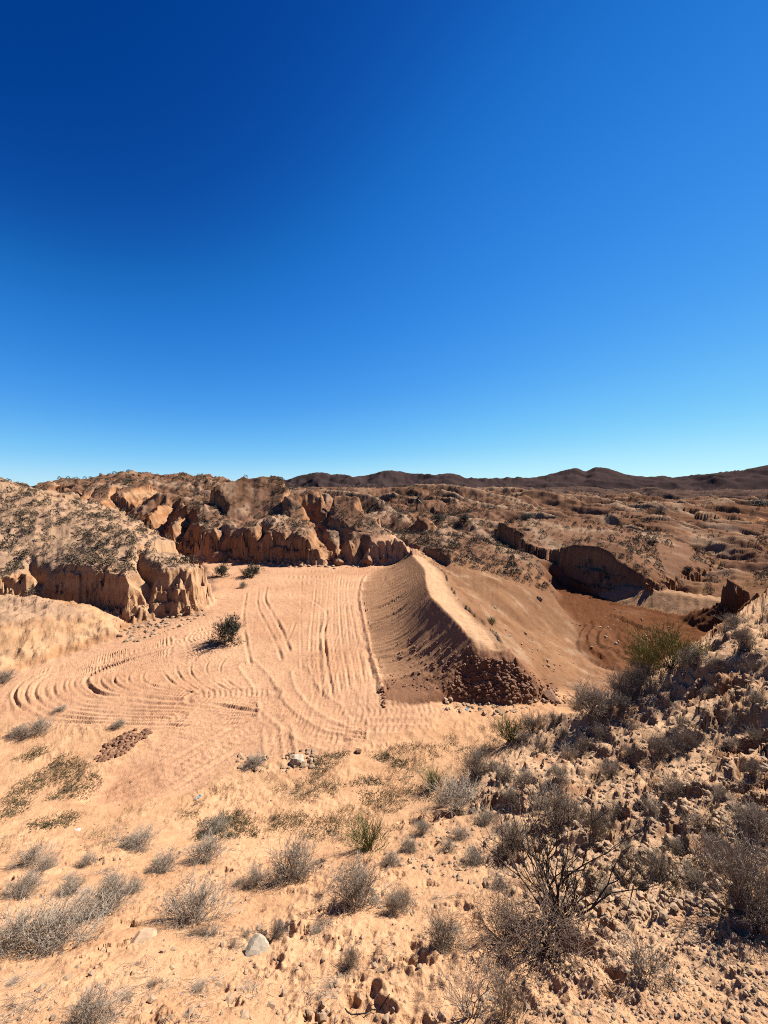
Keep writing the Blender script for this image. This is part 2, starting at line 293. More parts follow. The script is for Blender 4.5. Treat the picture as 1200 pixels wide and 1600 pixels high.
# ruts and tracks on the graded floor (photo points laid on z = 0)
RUTS, PADS = [], []
def rut(px, a=.035, w=.045): RUTS.append((spline([WP(*p) for p in px], 5), a, w))
def pad(px, a=.03, w=.27): PADS.append((spline([WP(*p) for p in px], 5), a, w))
outer = [(330, 980), (240, 1003), (150, 1027), (80, 1045), (35, 1067), (22, 1092), (45, 1114), (85, 1126), (165, 1131), (300, 1134), (400, 1128)]
inner = [(330, 990), (270, 1012), (205, 1030), (150, 1050), (134, 1063), (144, 1078), (167, 1087), (217, 1088.5), (267, 1094), (310, 1098), (400, 1112)]
core = [(330, 1010), (300, 1022), (265, 1036), (228, 1050), (222, 1060), (228, 1067), (245, 1073), (275, 1079), (310, 1085), (345, 1092), (400, 1100)]
lerp = lambda A, B, t: [(a[0] + (b[0] - a[0]) * t, a[1] + (b[1] - a[1]) * t) for a, b in zip(A, B)]
for t, a in ((0, .05), (.14, .03), (.27, .035), (.4, .025), (.52, .035), (.66, .03), (.82, .035)): rut(lerp(outer, inner, t), a, .05)
rut(inner, .062, .07)
for t, a in ((.25, .03), (.5, .035), (.75, .025), (1, .04)): rut(lerp(inner, core, t), a, .045)
for k, x in enumerate((262, 284, 305, 330, 352)):
    rut([(x + 25, 1012), (x, 1030), (x - 8, 1048), (x + 8, 1068), (x + 40, 1084), (x + 95, 1094)], .03, .045)
for k, (b, m, t, a) in enumerate(((585, 566, 553, .02), (572, 557, 545, .03), (560, 545, 539, .025), (548, 534, 530, .04), (534, 521, 521, .025), (520, 507, 512, .035), (505, 498, 503, .025), (492, 485, 492, .03), (478, 470, 470, .02))):
    rut([(b, 1098), (b - 4, 1060), (m, 1000), (t, 930), (t + 2, 900)], a, .045)
rut([(514, 1075), (509, 1020), (507, 985), (511, 960), (500, 946), (480, 936), (455, 930)], .07, .06)
rut([(418, 912), (414, 935), (424, 955), (440, 985), (452, 1015)], .06, .06); rut([(404, 918), (402, 945), (412, 968), (428, 998), (440, 1030)], .04, .06)
rut([(430, 902), (480, 902), (540, 899), (570, 895)], .05, .06); rut([(428, 910), (490, 911), (560, 908)], .03, .06); rut([(420, 892), (470, 893), (530, 890)], .03, .06)
rut([(426, 922), (470, 950)], .03, .05); rut([(470, 955), (456, 985), (450, 1000)], .05, .05); rut([(545, 890), (572, 889)], .04, .05)
rut([(300, 905), (370, 915), (440, 921)], .03, .06); rut([(310, 930), (360, 938), (400, 930)], .04, .06); rut([(385, 925), (380, 965), (384, 1000), (392, 1040)], .04, .06)
for k in range(7): rut([(330 + 2 * k, 1104 + 4 * k), (400, 1104 + 3.4 * k), (470, 1106 + 3 * k)], .012, .045)
for k in range(4): rut([(505 - 10 * k, 1127 + 7 * k), (530 - 6 * k, 1136 + 6 * k), (570, 1142 + 6 * k)], .06, .05)
for k, a in enumerate((.05, .03, .045, .03, .05)): rut([(128 + 22 * k, 1256 + 1.5 * k), (215 + 15 * k, 1216 + 4 * k), (310 + 10 * k, 1166 + 5 * k), (396 + 7 * k, 1118 + 6 * k)], a, .075)
for k in range(5): rut([(605, 1088 + 6 * k), (660, 1092 + 7 * k), (720, 1100 + 5 * k)], .02, .05)
pad([(388, 1040), (410, 1067), (427, 1103), (457, 1130), (493, 1151), (530, 1163)]); pad([(470, 1050), (478, 1072), (500, 1097), (533, 1117), (573, 1131), (640, 1134)])
pad([(440, 1140), (447, 1200)], .035, .2); pad([(424, 1138), (428, 1195)], .03, .16); pad([(412, 1128), (340, 1172), (270, 1212)], .014, .2)
pad([(335, 990), (270, 1005), (205, 1022), (160, 1036)]); pad([(310, 1090), (360, 1087), (420, 1086)], .03, .35); pad([(590, 1120), (660, 1120)], .03, .3); pad([(560, 1112), (640, 1108), (690, 1112)], .025, .3)
pad([(545, 1080), (548, 1105)], .02, .2); pad([(255, 1128), (280, 1120)], .02, .2)

# hollows in the near ground (photo point, Y is found by marching) - filled in below
HOLES = [(570, 1572, .10, .14), (640, 1505, .09, .10), (686, 1420, .05, .08), (660, 1512, .06, .08), (437, 1448, .11, .12), (430, 1500, .05, .08), (424, 1512, .04, .07), (890, 1482, .13, .16), (705, 1275, .24, .3), (640, 1288, .16, .2),
         (1100, 1075, .22, .25), (1130, 1085, .2, .25), (1080, 1070, .15, .2), (1150, 1110, .2, .25), (1170, 1160, .2, .22), (1180, 1200, .18, .2), (930, 1140, .14, .16), (1050, 1120, .14, .14), (1060, 1085, .14, .16), (995, 1283, .1, .12), (540, 1460, .03, .05), (478, 1452, .03, .05), (605, 1462, .03, .05),
         (730, 1220, .15, .15), (770, 1260, .1, .14), (1000, 1120, .1, .12), (1140, 1240, .1, .14), (965, 1545, .06, .1), (950, 1530, .05, .08), (860, 1560, .05, .09), (560, 1530, .04, .06), (365, 1570, .05, .05), (480, 1590, .06, .08), (740, 1445, .06, .1), (395, 1375, .03, .06), (450, 1395, .03, .06)]
def march_base(u, v):
    Y = np.exp(np.linspace(math.log(.5), math.log(14), 4000)); X = (u - CU) / F * Y
    z = base_h(X, Y); vv = CV + (EYE - z) * F / Y
    k = np.argmax(vv <= v); return X[k], Y[k]
HOLES_W = [(*march_base(u, v), d, r) for u, v, d, r in HOLES]

def land(X, Y, fine=True):
    """height, soil kind weights and the id of the landform at each point"""
    X = np.asarray(X, float); Y = np.asarray(Y, float); shp = X.shape; X = X.ravel(); Y = Y.ravel()
    dist = np.hypot(X, Y); z = base_h(X, Y)
    reg = np.zeros(X.shape, np.int8)                # 0 ground 1 embankment 2 hillside 3 mound 4 hills 5 wash 6 mountains
    cliff = np.zeros(X.shape)                       # how much a mound's own edge is exposed here
    sdf = np.full(X.shape, -50.0); m = dist < 60
    sdf[m] = sd_poly(X[m], Y[m], FLOOR)
    fl = sstep(-.35, .35, sdf + .25 * pn(X / 1.3, Y / 1.3, 3))
    sdw = np.full(X.shape, -50.0); sdw[m] = sd_poly(X[m], Y[m], WASH)
    ws = sstep(-.8, .5, sdw + .4 * pn(X / 1.7, Y / 1.7, 5))
    near = 1 - sstep(9.5, 11.5, Y)
    rightside = sstep(1.9, 3.1, Y + .3 * X) * sstep(.35, 1.1, X - .12 * Y + .12 * pn(X * 1.5, Y * 1.5, 8)) * near * sstep(.15, .5, z)
    # roughness of the wild ground
    wild = (1 - fl) * (1 - ws)
    crest = np.zeros(X.shape)
    bgm = np.maximum(sstep(24, 40, dist), sstep(20, 27, Y) * sstep(2.5, 4.5, X)) * wild
    if True:
        q = bgm > .01; x, y = X[q], Y[q]; dq = dist[q]; bq = bgm[q]; zq = np.zeros(x.shape)
        wx = x + 2.0 * pn(x / 11, y / 11, 41); wy = y + 2.0 * pn(x / 11, y / 11, 42)
        # spurs run down from the right-hand back to the left-hand front
        ax = wx * .83 + wy * .56; ay = (-wx * .56 + wy * .83) * .5
        e1 = eroded(ax, ay, 13.0, 6, .55, 11, .3); cq = .8 * sstep(.30, .55, e1)
        zq += 4.4 * (e1 - .22) * (.45 + .55 * sstep(28, 55, dq)) * (1 - .3 * sstep(120, 250, dq))
        zq += 4.2 * (eroded(ax + 40, ay, 34.0, 6, .52, 17, .3) - .22) * np.clip((dq - 28) / 60, 0, 1.3)
        rl = fbm(ax * 2.2, ay * .7, 2.6, 3, .55, 13, True); zq += .12 * rl * (1 - sstep(90, 180, dq))
        zq += .32 * np.tanh(10 * (fbm(wx, wy, 17, 4, .55, 23) - .12)) * sstep(32, 50, dq) * np.clip(dq / 60, .6, 2)
        zq -= 1.7 * sstep(34, 48, dq) * (1 - .5 * sstep(90, 150, dq)) * (.6 + .8 * pn(x / 16, y / 16, 47))
        z[q] += bq * zq; cap = EYE + .004 * y - .2; z[q] = np.where(bq > .3, smin(z[q], cap, 1.0), z[q])
        for kk, (pts, sl) in enumerate(SPURS):
            P = np.array(pts); c = (x > P[:, 0].min() - 25) & (x < P[:, 0].max() + 25) & (y > P[:, 1].min() - 25) & (y < P[:, 1].max() + 25)
            wx = x[c] + 1.3 * pn(x[c] / 6, y[c] / 6, 43) + .4 * pn(x[c] / 1.7, y[c] / 1.7, 45); wy = y[c] + 1.3 * pn(x[c] / 6, y[c] / 6, 44) + .4 * pn(x[c] / 1.7, y[c] / 1.7, 46)
            dd, ss, sd_ = seg_dist(wx, wy, P[:, :2]); cum = np.concatenate([[0], np.cumsum(np.hypot(*np.diff(P[:, :2], axis=0).T))]); cz = np.interp(ss, cum, P[:, 2])
            gl = fbm(ss, dd * .25, 3.2, 4, .55, 170 + kk, True)
            cq[c] = np.maximum(cq[c], np.exp(-(dd / (1.1 + .4 * pn(ss / 2, ss * 0, 195))) ** 2) * .9)
            h = cz - sl * (np.sqrt(dd * dd + .35) - .6) + np.clip(dd * .16, 0, .75) * gl + .16 * fbm(x[c], y[c], 1.6, 3, .6, 190, True)
            zc_ = z[q][c]; t_ = z[q]; t_[c] = zc_ + bq[c] * (smax(h, zc_, .3) - zc_); z[q] = t_
        crest[q] = cq * bq
    reg[bgm > .35] = 4
    reg[(rightside > .4) & (Y < 11)] = 2
    z = z * (1 - fl) + (0 + .02 * pn(X / 2.5, Y / 2.5, 6)) * fl
    z = z * (1 - ws) + (-1.8 + .07 * pn(X / 3, Y / 3, 7)) * ws
    reg[ws > .5] = 5
    # mounds
    kn = 0; bluff = np.zeros(X.shape)
    for M in MOUNDS:
        kn += 1; x0, x1, y0, y1 = M['bb']
        b = (X > x0) & (X < x1) & (Y > y0) & (Y < y1)
        if not b.any(): continue
        x, y = X[b], Y[b]; L = M['lam']
        d = sd_poly(x, y, M['foot'])
        wv = pn(x / (L * 2.2), y / (L * 2.2), 60 + kn); fr = 1 - np.abs(pn(x / L + .5 * wv, y / L, 80 + kn)) * 2; fr2 = 1 - np.abs(pn(x / (L * .45), y / (L * .45), 90 + kn)) * 2
        lb = pn(x / (L * 4.5), y / (L * 4.5), 70 + kn); ff = M['flute'] * ((.45 + .5 * np.abs(lb)) * fr + .38 * fr2 + .9 * wv + 1.5 * lb)
        ff = ff + .35 * M['flute'] * fbm(x, y, L * .3, 3, .6, 150 + kn)
        d2 = d + ff - .1
        top = M['rbf'](x / M['sc'], y / M['sc'])
        tn = .10 * fbm(x, y, 2.2, 3, .55, 100 + kn) * min(1, M['bb'][1] - M['bb'][0])
        if M['name'] in ('ridge', 'mound'): tn = tn + .10 * fbm(x, y, .8, 3, .6, 131 + kn, True) + .2 * fbm(x, y, 3.4, 3, .5, 130 + kn, True) * np.clip((np.hypot(x, y) - 14) / 18, 0, 2.2)
        if M['name'] == 'bench': tn = tn + .10 * fbm(x * 1.6, y * .8, .8, 4, .6, 135, True) + .05 * fbm(x, y, .3, 2, .6, 136)
        if M['name'].startswith('butte'): tn = tn + .35 * fbm(x, y, 4.0, 4, .5, 140 + kn, True) * min(1.0, (M['bb'][1] - M['bb'][0]) / 8)
        if M['name'] in ('ridge', 'mound'):
            qx, qy = x + .8 * pn(x / 4, y / 4, 181), y + .8 * pn(x / 4, y / 4, 182); big = M['name'] == 'ridge'
            e2 = (eroded(qx * .83 + qy * .56, (-qx * .56 + qy * .83) * .5, 7.0 if big else 4.0, 5, .55, 183 + kn, .3) - .22); tn = tn + (1.9 if big else .6) * e2; crest[b] = np.maximum(crest[b], (.8 if big else .5) * sstep(.08, .3, e2))
        top = top + tn - (.45 if M['name'] == 'ridge' else .75 if M['name'].startswith('butte_') else .3 if M['name'] == 'butte' else 0)
        va = sstep(-.55, .05, pn(x / (5 * L) + 7.7 * kn, y / (5 * L), 161 + kn) + .35 * pn(x / (1.6 * L), y / (1.6 * L), 163 + kn)); stp = .95 + (M['steep'] - .95) * va
        tal = M['talus'] * (.6 + 1.1 * np.clip(pn(x / (1.5 * L), y / (1.5 * L), 165 + kn) + .3, 0, 1.2))
        edge = M['z0'] + np.where(d2 < tal, d2 * .8, tal * .8 + (d2 - tal) * stp)
        edge = edge + .25 * M['talus'] * pn(x / .5, y / .5, 33)
        e0 = edge + .3 * pn(x / 3, y / 3, 151); edge = edge + M['steep'] * (.10 * pn(e0 * 1.9, e0 * 0 + kn, 152) + .05 * pn(e0 * 5.5, e0 * 0 + kn, 153)) * sstep(0, .4, edge - M['z0']) + (1.2 * tn if M['name'] == 'bench' else 0)
        h = smin(edge, top, M['rnd'])
        zz = z[b]; up = h > zz - .02
        cl = np.where(up, sstep(M['rnd'] * .5, -M['rnd'] * .2, edge - top), 0)
        z[b] = smax(h, zz, .10); cliff[b] = np.where(up, cl, cliff[b])
        if M['name'] == 'bluff': bluff = np.zeros(X.shape); bluff[b] = up
        if M['name'] in ('mound', 'bench'): reg[b] = np.where(up, 3, reg[b])
        elif M['name'] == 'bluff': reg[b] = np.where(up, 2, reg[b])
        else: reg[b] = np.where(up, 4, reg[b])
    # gullies cut back into the mounds
    for kk, (pts, wide) in enumerate(GULLIES):
        P = np.array(pts); c = (X > P[:, 0].min() - 5) & (X < P[:, 0].max() + 5) & (Y > P[:, 1].min() - 5) & (Y < P[:, 1].max() + 5)
        if not c.any(): continue
        x, y = X[c], Y[c]; wx = x + .5 * pn(x / 1.7, y / 1.7, 300 + kk) + .16 * pn(x / .5, y / .5, 320 + kk); wy = y + .5 * pn(x / 1.7, y / 1.7, 310 + kk)
        dd, ss, sd_ = seg_dist(wx, wy, P[:, :2]); cum = np.concatenate([[0], np.cumsum(np.hypot(*np.diff(P[:, :2], axis=0).T))])
        g = np.interp(ss, cum, P[:, 2]) + np.maximum(dd - wide, 0) * 1.5 + .25 * fbm(x, y, .9, 3, .6, 330 + kk)
        old = z[c]; new = smin(old, g, .25); z[c] = new; cliff[c] = np.maximum(cliff[c], sstep(.15, .6, old - new) * .8)
    # the bank
    b = (X > -4) & (X < 13) & (Y > 9) & (Y < 33.5); bankw = np.zeros(X.shape); bd = np.zeros(X.shape); bt = np.zeros(X.shape); endw = np.zeros(X.shape)
    x, y = X[b], Y[b]; h, d, cw, t = bank(x, y)
    if fine:
        flow = y + .9 * np.sqrt(np.maximum(t, 0) + .02) * 1.2 + .15 * pn(x / 1.2, y / 1.2, 12)
        gr = pn(flow * 2.6, t * .9, 14); g2 = pn(flow * 7.5, t * 1.5, 15)
        left = (d < 0) & (y > 11.3)
        h = h + np.where(left, (.05 * gr + .065 * g2 - .14 * sstep(.45, .75, gr)) * np.clip(1 - np.abs(t - .5) * 1.4, .25, 1), 0)
        band = (d >= 0) & (d < cw); h = h + np.where(band, .02 * pn(x * 3, y * 1.2, 16) + .006 * np.sign(np.sin(y * 22 + 2 * pn(x * 3, y * 3, 20))) * sstep(.1, .3, d) * sstep(.75, .6, d / cw), 0)
        rgt = d >= cw; h = h + np.where(rgt, .17 * fbm(x - .5 * y, (y + x * .3) * .6, 1.3, 4, .55, 18, True) + .05 * pn(x * 1.5 , y * 4.5, 19), 0)
        en = sstep(12.2, 11.4, y) * sstep(-.1, .4, h); h = h + en * (.16 * fbm(x, y, .6, 4, .6, 21))
    zz = z[b]; up = h > zz; z[b] = smax(h, zz, .05); bankw[b] = up * sstep(-.02, .06, h - zz); bd[b] = d / cw; bt[b] = t
    endw[b] = up * sstep(11.75, 11.3, y) * (x < 6.2)
    reg[b] = np.where(up & (d < 2.6 + 0 * y) & (zz > -1.6), 1, reg[b])
    # low dam across the wash
    b = (X > 14) & (X < 26) & (Y > 19) & (Y < 30); x, y = X[b], Y[b]
    A = np.array([[17.6, 26.4], [21.6, 22.6], [24, 20.5]]); dd, ss, sd = seg_dist(x, y, A)
    dl = dd * sd; h = -1.0 - np.where(dl < 0, 0, 0) - np.maximum(dd - .5, 0) * .5 + .012 * np.sin(ss * 14)
    zz = z[b]; up = h > zz; z[b] = np.maximum(h, zz); damw = np.zeros(X.shape); damw[b] = up; reg[b] = np.where(up, 5, reg[b])
    # far hills
    fr = Y > 120; x, y, = X[fr], Y[fr]; u = x / y * F + CU; zz = z[fr]; isf = np.zeros(x.shape, bool)
    gul = fbm(x, y, 60, 4, .5, 31, True); g2 = fbm(x, y, 22, 3, .5, 37, True)
    for (Yc, wd, prof) in FAR:
        P = np.array(prof, float); v = np.interp(u, P[:, 0], P[:, 1]); v = .6 * v + .2 * np.interp(u - 4, P[:, 0], P[:, 1]) + .2 * np.interp(u + 4, P[:, 0], P[:, 1]); v = 757 + (v - 757) * 1.12
        ztop = EYE - (v - CV) / F * Yc; t = (y - Yc) / wd
        zl = -6.0 + (ztop + 6.0) * np.exp(-np.abs(t) ** 1.5) + (gul * 9 + g2 * 3) * np.exp(-t * t) * np.clip(np.abs(t) * 2.2, 0, 1)
        isf |= zl > zz; zz = np.maximum(zz, zl)
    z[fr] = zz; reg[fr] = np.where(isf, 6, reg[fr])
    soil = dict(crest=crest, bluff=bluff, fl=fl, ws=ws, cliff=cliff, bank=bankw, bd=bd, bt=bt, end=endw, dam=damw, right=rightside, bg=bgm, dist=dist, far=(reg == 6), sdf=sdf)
    if fine:
        # ruts
        b = (sdf > -.6) & (bankw < .3); x, y = X[b], Y[b]; hz = np.zeros(x.shape)
        jx = x + .018 * pn(x * 1.3, y * 1.3, 51) + .005 * pn(x * 9, y * 9, 53); jy = y + .018 * pn(x * 1.3, y * 1.3, 52) + .005 * pn(x * 9, y * 9, 54)
        mod = np.clip(.25 + .95 * (pn(x * .9, y * .9, 55) + .35 * pn(x * 3, y * 3, 59) + .35), .05, 1.25)
        for P, a, w in RUTS:
            c = (x > P[:, 0].min() - .6) & (x < P[:, 0].max() + .6) & (y > P[:, 1].min() - .6) & (y < P[:, 1].max() + .6)
            if not c.any(): continue
            a = a * .85; w = w * .58 * (1 + np.clip((P[:, 1].mean() - 9) / 14, 0, 1.6)); dd, ss, sd = seg_dist(jx[c], jy[c], P)
            endf = sstep(0, .5, ss)
            sgn = dd * sd; hz[c] += a * mod[c] * endf * (-np.exp(-(sgn / w) ** 2) + .75 * np.exp(-((sgn - 2.0 * w) / w) ** 2) + .35 * np.exp(-((sgn + 2.0 * w) / w) ** 2))
        for P, a, w in PADS:
            c = (x > P[:, 0].min() - .6) & (x < P[:, 0].max() + .6) & (y > P[:, 1].min() - .6) & (y < P[:, 1].max() + .6)
            if not c.any(): continue
            dd, ss, sd = seg_dist(jx[c], jy[c], P); ins = sstep(w, w - .05, dd)
            cl = np.sin((ss + .35 * dd) * 2 * np.pi / .15); cl = np.clip(cl * 2.5, -1, 1) * .75
            hz[c] = hz[c] * (1 - .7 * ins) + ins * (a * (.4 * cl - .4)) * np.clip(.3 + mod[c], 0, 1) + a * .6 * np.exp(-((dd - w - .05) / .05) ** 2)
        PI_ = spline([WP(*p) for p in inner], 5); dI, sI, _s = seg_dist(jx, jy, PI_); wl_ = sstep(-2.3, -3.2, x)
        hz += .010 * (1 - wl_) * sstep(-4.5, -3.6, x) * pn(jx * 13 + .8 * pn(x, y * .5, 65), jy * .35, 66) + .008 * wl_ * sstep(2.6, 2.0, dI) * pn(dI * 13, sI * .45, 67)
        sw = .012 * pn(x * 3, y * 3, 56) + .007 * pn(x * 11, y * 11, 57) + .004 * pn(x * 29, y * 29, 58)
        fd = seg_dist(jx, jy, LFOOT)[0]; sw = sw - .055 * np.clip(.5 + pn(x * 1.3, y * 1.3, 60), .1, 1) * np.exp(-((fd - .16 + .06 * pn(x * 2.2, y * 2.2, 68)) / .05) ** 2) * (y > 10.2) * (x < 1.5)
        dw = .05 * np.exp(-((seg_dist(jx, jy, LFOOT)[0] - .0) / .07) ** 2) * (y > 10.4)       # windrow at the foot of the bank
        z[b] += (hz + sw + dw) * fl[b]
        # wash floor: ploughed
        b = ws > .2; x, y = X[b], Y[b]
        r = np.hypot(x - 17.5, y - 16.0) + .2 * pn(x, y, 61); z[b] += ws[b] * (.09 * pn(r * 3.2, np.arctan2(y - 16, x - 17.5) * 3, 63) + .035 * pn(r * 8, np.arctan2(y - 16, x - 17.5) * 9, 64) + .07 * fbm(x, y, .5, 3, .65, 62))
        for px_, a in (([(912, 975), (899, 1000), (906, 1022), (935, 1040), (975, 1052)], .10), ([(925, 975), (914, 998), (922, 1016), (950, 1030), (1000, 1040)], .08), ([(940, 980), (930, 998), (940, 1010), (975, 1020)], .07), ([(958, 963), (980, 972), (1003, 982), (1040, 992)], .12), ([(900, 945), (940, 955), (985, 962), (1050, 975)], .06), ([(925, 938), (980, 948), (1060, 965), (1100, 975)], .07)):
            P = spline([WP(u_, v_, -1.8) for u_, v_ in px_], 5); dd, ss, sd_ = seg_dist(X[b], Y[b], P); q = dd * sd_; z[b] += ws[b] * a * (-np.exp(-(q / .1) ** 2) + .8 * np.exp(-((q - .2) / .1) ** 2))
        # wild ground
        wz = wild * (1 - np.clip(bankw, 0, 1) * .6)
        b = dist < 16; x, y = X[b], Y[b]; rs = rightside[b]; k = wz[b]
        n1 = fbm(x, y, 1.3, 3, .5, 71); n2 = fbm(x, y, .36, 3, .55, 74, True); n3 = fbm(x, y, .11, 3, .6, 77)
        c1, r1 = cells(x + .05 * n1, y, .16, 79); clod = np.clip(.55 - c1, 0, 1) * (r1 > .35) * (.3 + r1)
        patch = sstep(-.25, .35, pn(x / .9, y / .9, 82))
        z[b] += k * ((.075 + .06 * rs) * n1 + (.012 + .03 * patch + .035 * rs) * n2 + (.009 + .018 * patch + .018 * rs) * n3 + (.02 * patch + .03 * rs) * clod)
        b2 = dist < 6; x, y = X[b2], Y[b2]; n4 = fbm(x, y, .045, 3, .6, 85); pz = sstep(-.1, .5, pn(x / .35, y / .35, 86) + .4 * pn(x / .1, y / .1, 87))
        c2, r2 = cells(x, y, .055, 88)
        z[b2] += wz[b2] * ((.006 + .013 * pz + .006 * rightside[b2]) * n4 + (.016 * pz + .012 * rightside[b2]) * np.clip(.5 - c2, 0, 1) * (r2 > .4) - .022 * sstep(.35, .7, pn(x / .17, y / .17, 89)) * pz)
        b3 = (rightside > .02) & (dist < 14); x3, y3 = X[b3], Y[b3]; z3 = z[b3]; k3 = wz[b3] * rightside[b3]
        def treads(zz, st, warp, sharp): q = (zz + warp) / st; fq = np.floor(q); return st * (fq + sstep(.5 - sharp, .5 + sharp, q - fq)) - warp
        w1 = .22 * fbm(x3, y3, .9, 3, .55, 94); w2 = .07 * fbm(x3, y3, .3, 3, .6, 96)
        t1 = treads(z3, .17, w1, .16); t2 = treads(.3 * z3 + .7 * t1, .055, w2, .2)
        ld = fbm(x3, y3 + .3 * x3, 1.5, 4, .55, 98); z[b3] = z3 + k3 * (.8 * (t2 - z3) + .09 * np.tanh(9 * (ld - .05)) * sstep(3, 4.5, y3))
        c3, r3 = cells(X[b2] + .05 * n4, Y[b2], .38, 90, .8); z[b2] -= wz[b2] * (r3 > .78) * .045 * sstep(.30, .10, c3 + .16 * pn(X[b2] / .06, Y[b2] / .06, 93) + .1 * pn(X[b2] / .17, Y[b2] / .17, 100))
        for (hx, hy, d, r) in HOLES_W:
            c = np.hypot(X - hx, Y - hy) < r * 3
            if not c.any(): continue
            x, y = X[c], Y[c]; q = np.hypot(x - hx, (y - hy) * 1.25) / r + .8 * pn(x / (r * .9), y / (r * .9), 91) + .18 * pn(x / (r * .3), y / (r * .3), 92)
            z[c] += -d * .6 * sstep(1.05, .35, q) + .18 * d * np.exp(-((q - 1.3) / .3) ** 2)
        b = (dist >= 12) & (dist < 400); x, y = X[b], Y[b]; k = wild[b] * (1 - np.clip(bankw[b], 0, 1) * .7) * sstep(12, 18, dist[b])
        px = np.clip(dist[b] / 371, .03, .6)
        z[b] += k * (.07 * fbm(x, y, 1.5, 3, .6, 95, True) * (1 - sstep(150, 300, dist[b])) + .05 * fbm(x, y, .45, 2, .6, 97) * (1 - sstep(40, 90, dist[b])) + 1.3 * px * .35 * pn(x / (px * 4), y / (px * 4), 99) * (1 - sstep(200, 350, dist[b])))
        b = cliff > .02; x, y = X[b], Y[b]; z[b] += .0 * x
    return z.reshape(shp), reg.reshape(shp), {k: np.asarray(v).reshape(shp) for k, v in soil.items()}

# ------------------------------------------------------------------ tessellation: columns of directions, rows spaced by how much relief there is
du = 1.25 / RES
ucore = np.arange(-90, 1291, du)
def grow(u0, sgn, n, q): return u0 + sgn * np.cumsum(du * q ** np.arange(1, n + 1))
L_, R_ = grow(ucore[0], -1, 170, 1.024), grow(ucore[-1], 1, 170, 1.024)
U = np.concatenate([L_[::-1], ucore, R_]); NC = len(U)
NR = int(1750 * RES)
cc = np.linspace(0, NC - 1, 240).astype(int); fineY = np.exp(np.linspace(math.log(.32), math.log(800), 5200))
Xg = ((U[cc] - CU) / F)[:, None] * fineY[None]; Yg = np.broadcast_to(fineY, Xg.shape)
zg, _, _ = land(Xg, Yg, False)
pv = CV + (EYE - zg) * F / Yg; met = np.abs(np.diff(pv, axis=1)) * 1.0 + 60 * np.diff(np.log(fineY))[None] + 12 * np.abs(np.diff(zg, axis=1)) / Yg[:, :-1] * F / 60
ker = np.exp(-(np.arange(-24, 25) / 9.0) ** 2); ker /= ker.sum()
met = np.stack([np.convolve(np.pad(met[:, j], 24, 'edge'), ker, 'valid') for j in range(met.shape[1])], 1)
cum = np.concatenate([np.zeros((len(cc), 1)), np.cumsum(met, 1)], 1); cum /= cum[:, -1:]
rows_c = np.stack([np.interp(np.linspace(0, 1, NR), cum[i], np.log(fineY)) for i in range(len(cc))])
LY = np.empty((NC, NR)); 
for j in range(NR): LY[:, j] = np.interp(np.arange(NC), cc, rows_c[:, j])
GY = np.exp(LY); GX = ((U - CU) / F)[:, None] * GY
GZ, GREG, SOIL = land(GX, GY, True)
GVV = CV + (EYE - GZ) * F / GY

def ground(x, y):
    """height of the land at a point"""
    u = x / max(y, .3) * F + CU; c = int(np.clip(np.searchsorted(U, u), 0, NC - 1)); return float(np.interp(math.log(max(y, .33)), LY[c], GZ[c]))
def pick(u, v):
    """point of the land that shows at (u, v)"""
    c = int(np.clip(np.searchsorted(U, u), 0, NC - 1)); k = int(np.argmax(GVV[c] <= v)); return Vector((GX[c, k], GY[c, k], GZ[c, k]))

# ------------------------------------------------------------------ materials
def new_mat(name):
    m = bpy.data.materials.new(name); m.use_nodes = True; nt = m.node_tree; b = nt.nodes['Principled BSDF']; return m, nt.nodes, nt.links, b
def soil_material():
    m, n, l, b = new_mat("dry soil")
    b.inputs['Roughness'].default_value = .95; b.inputs['Specular IOR Level'].default_value = 0.0
    at = n.new('ShaderNodeAttribute'); at.attribute_name = 'soil'
    geo = n.new('ShaderNodeNewGeometry')
    def noise(scale, det, rough=.6):
        t = n.new('ShaderNodeTexNoise'); t.inputs['Scale'].default_value = scale; t.inputs['Detail'].default_value = det; t.inputs['Roughness'].default_value = rough; l.new(geo.outputs['Position'], t.inputs['Vector']); return t
    n1, n2, n3 = noise(.55, 6), noise(6.0, 6, .7), noise(55, 4, .7)
    def rng(t, a, c):
        r = n.new('ShaderNodeMapRange'); r.inputs['From Min'].default_value = .28; r.inputs['From Max'].default_value = .72; r.inputs['To Min'].default_value = a; r.inputs['To Max'].default_value = c; l.new(t.outputs['Fac'], r.inputs['Value']); return r
    r1, r2, r3 = rng(n1, .84, 1.14), rng(n2, .84, 1.16), rng(n3, .82, 1.16)
    m1 = n.new('ShaderNodeMath'); m1.operation = 'MULTIPLY'; m2 = n.new('ShaderNodeMath'); m2.operation = 'MULTIPLY'
    l.new(r1.outputs[0], m1.inputs[0]); l.new(r2.outputs[0], m1.inputs[1]); l.new(m1.outputs[0], m2.inputs[0]); l.new(r3.outputs[0], m2.inputs[1])
    vm = n.new('ShaderNodeVectorMath'); vm.operation = 'SCALE'; l.new(at.outputs['Color'], vm.inputs[0]); l.new(m2.outputs[0], vm.inputs['Scale'])
    l.new(vm.outputs[0], b.inputs['Base Color'])
    bu = n.new('ShaderNodeBump'); bu.inputs['Strength'].default_value = .5; bu.inputs['Distance'].default_value = .02; l.new(n3.outputs['Fac'], bu.inputs['Height'])
    bu2 = n.new('ShaderNodeBump'); bu2.inputs['Strength'].default_value = .35; bu2.inputs['Distance'].default_value = .12; l.new(n2.outputs['Fac'], bu2.inputs['Height']); l.new(bu.outputs[0], bu2.inputs['Normal'])
    l.new(bu2.outputs[0], b.inputs['Normal'])
    return m
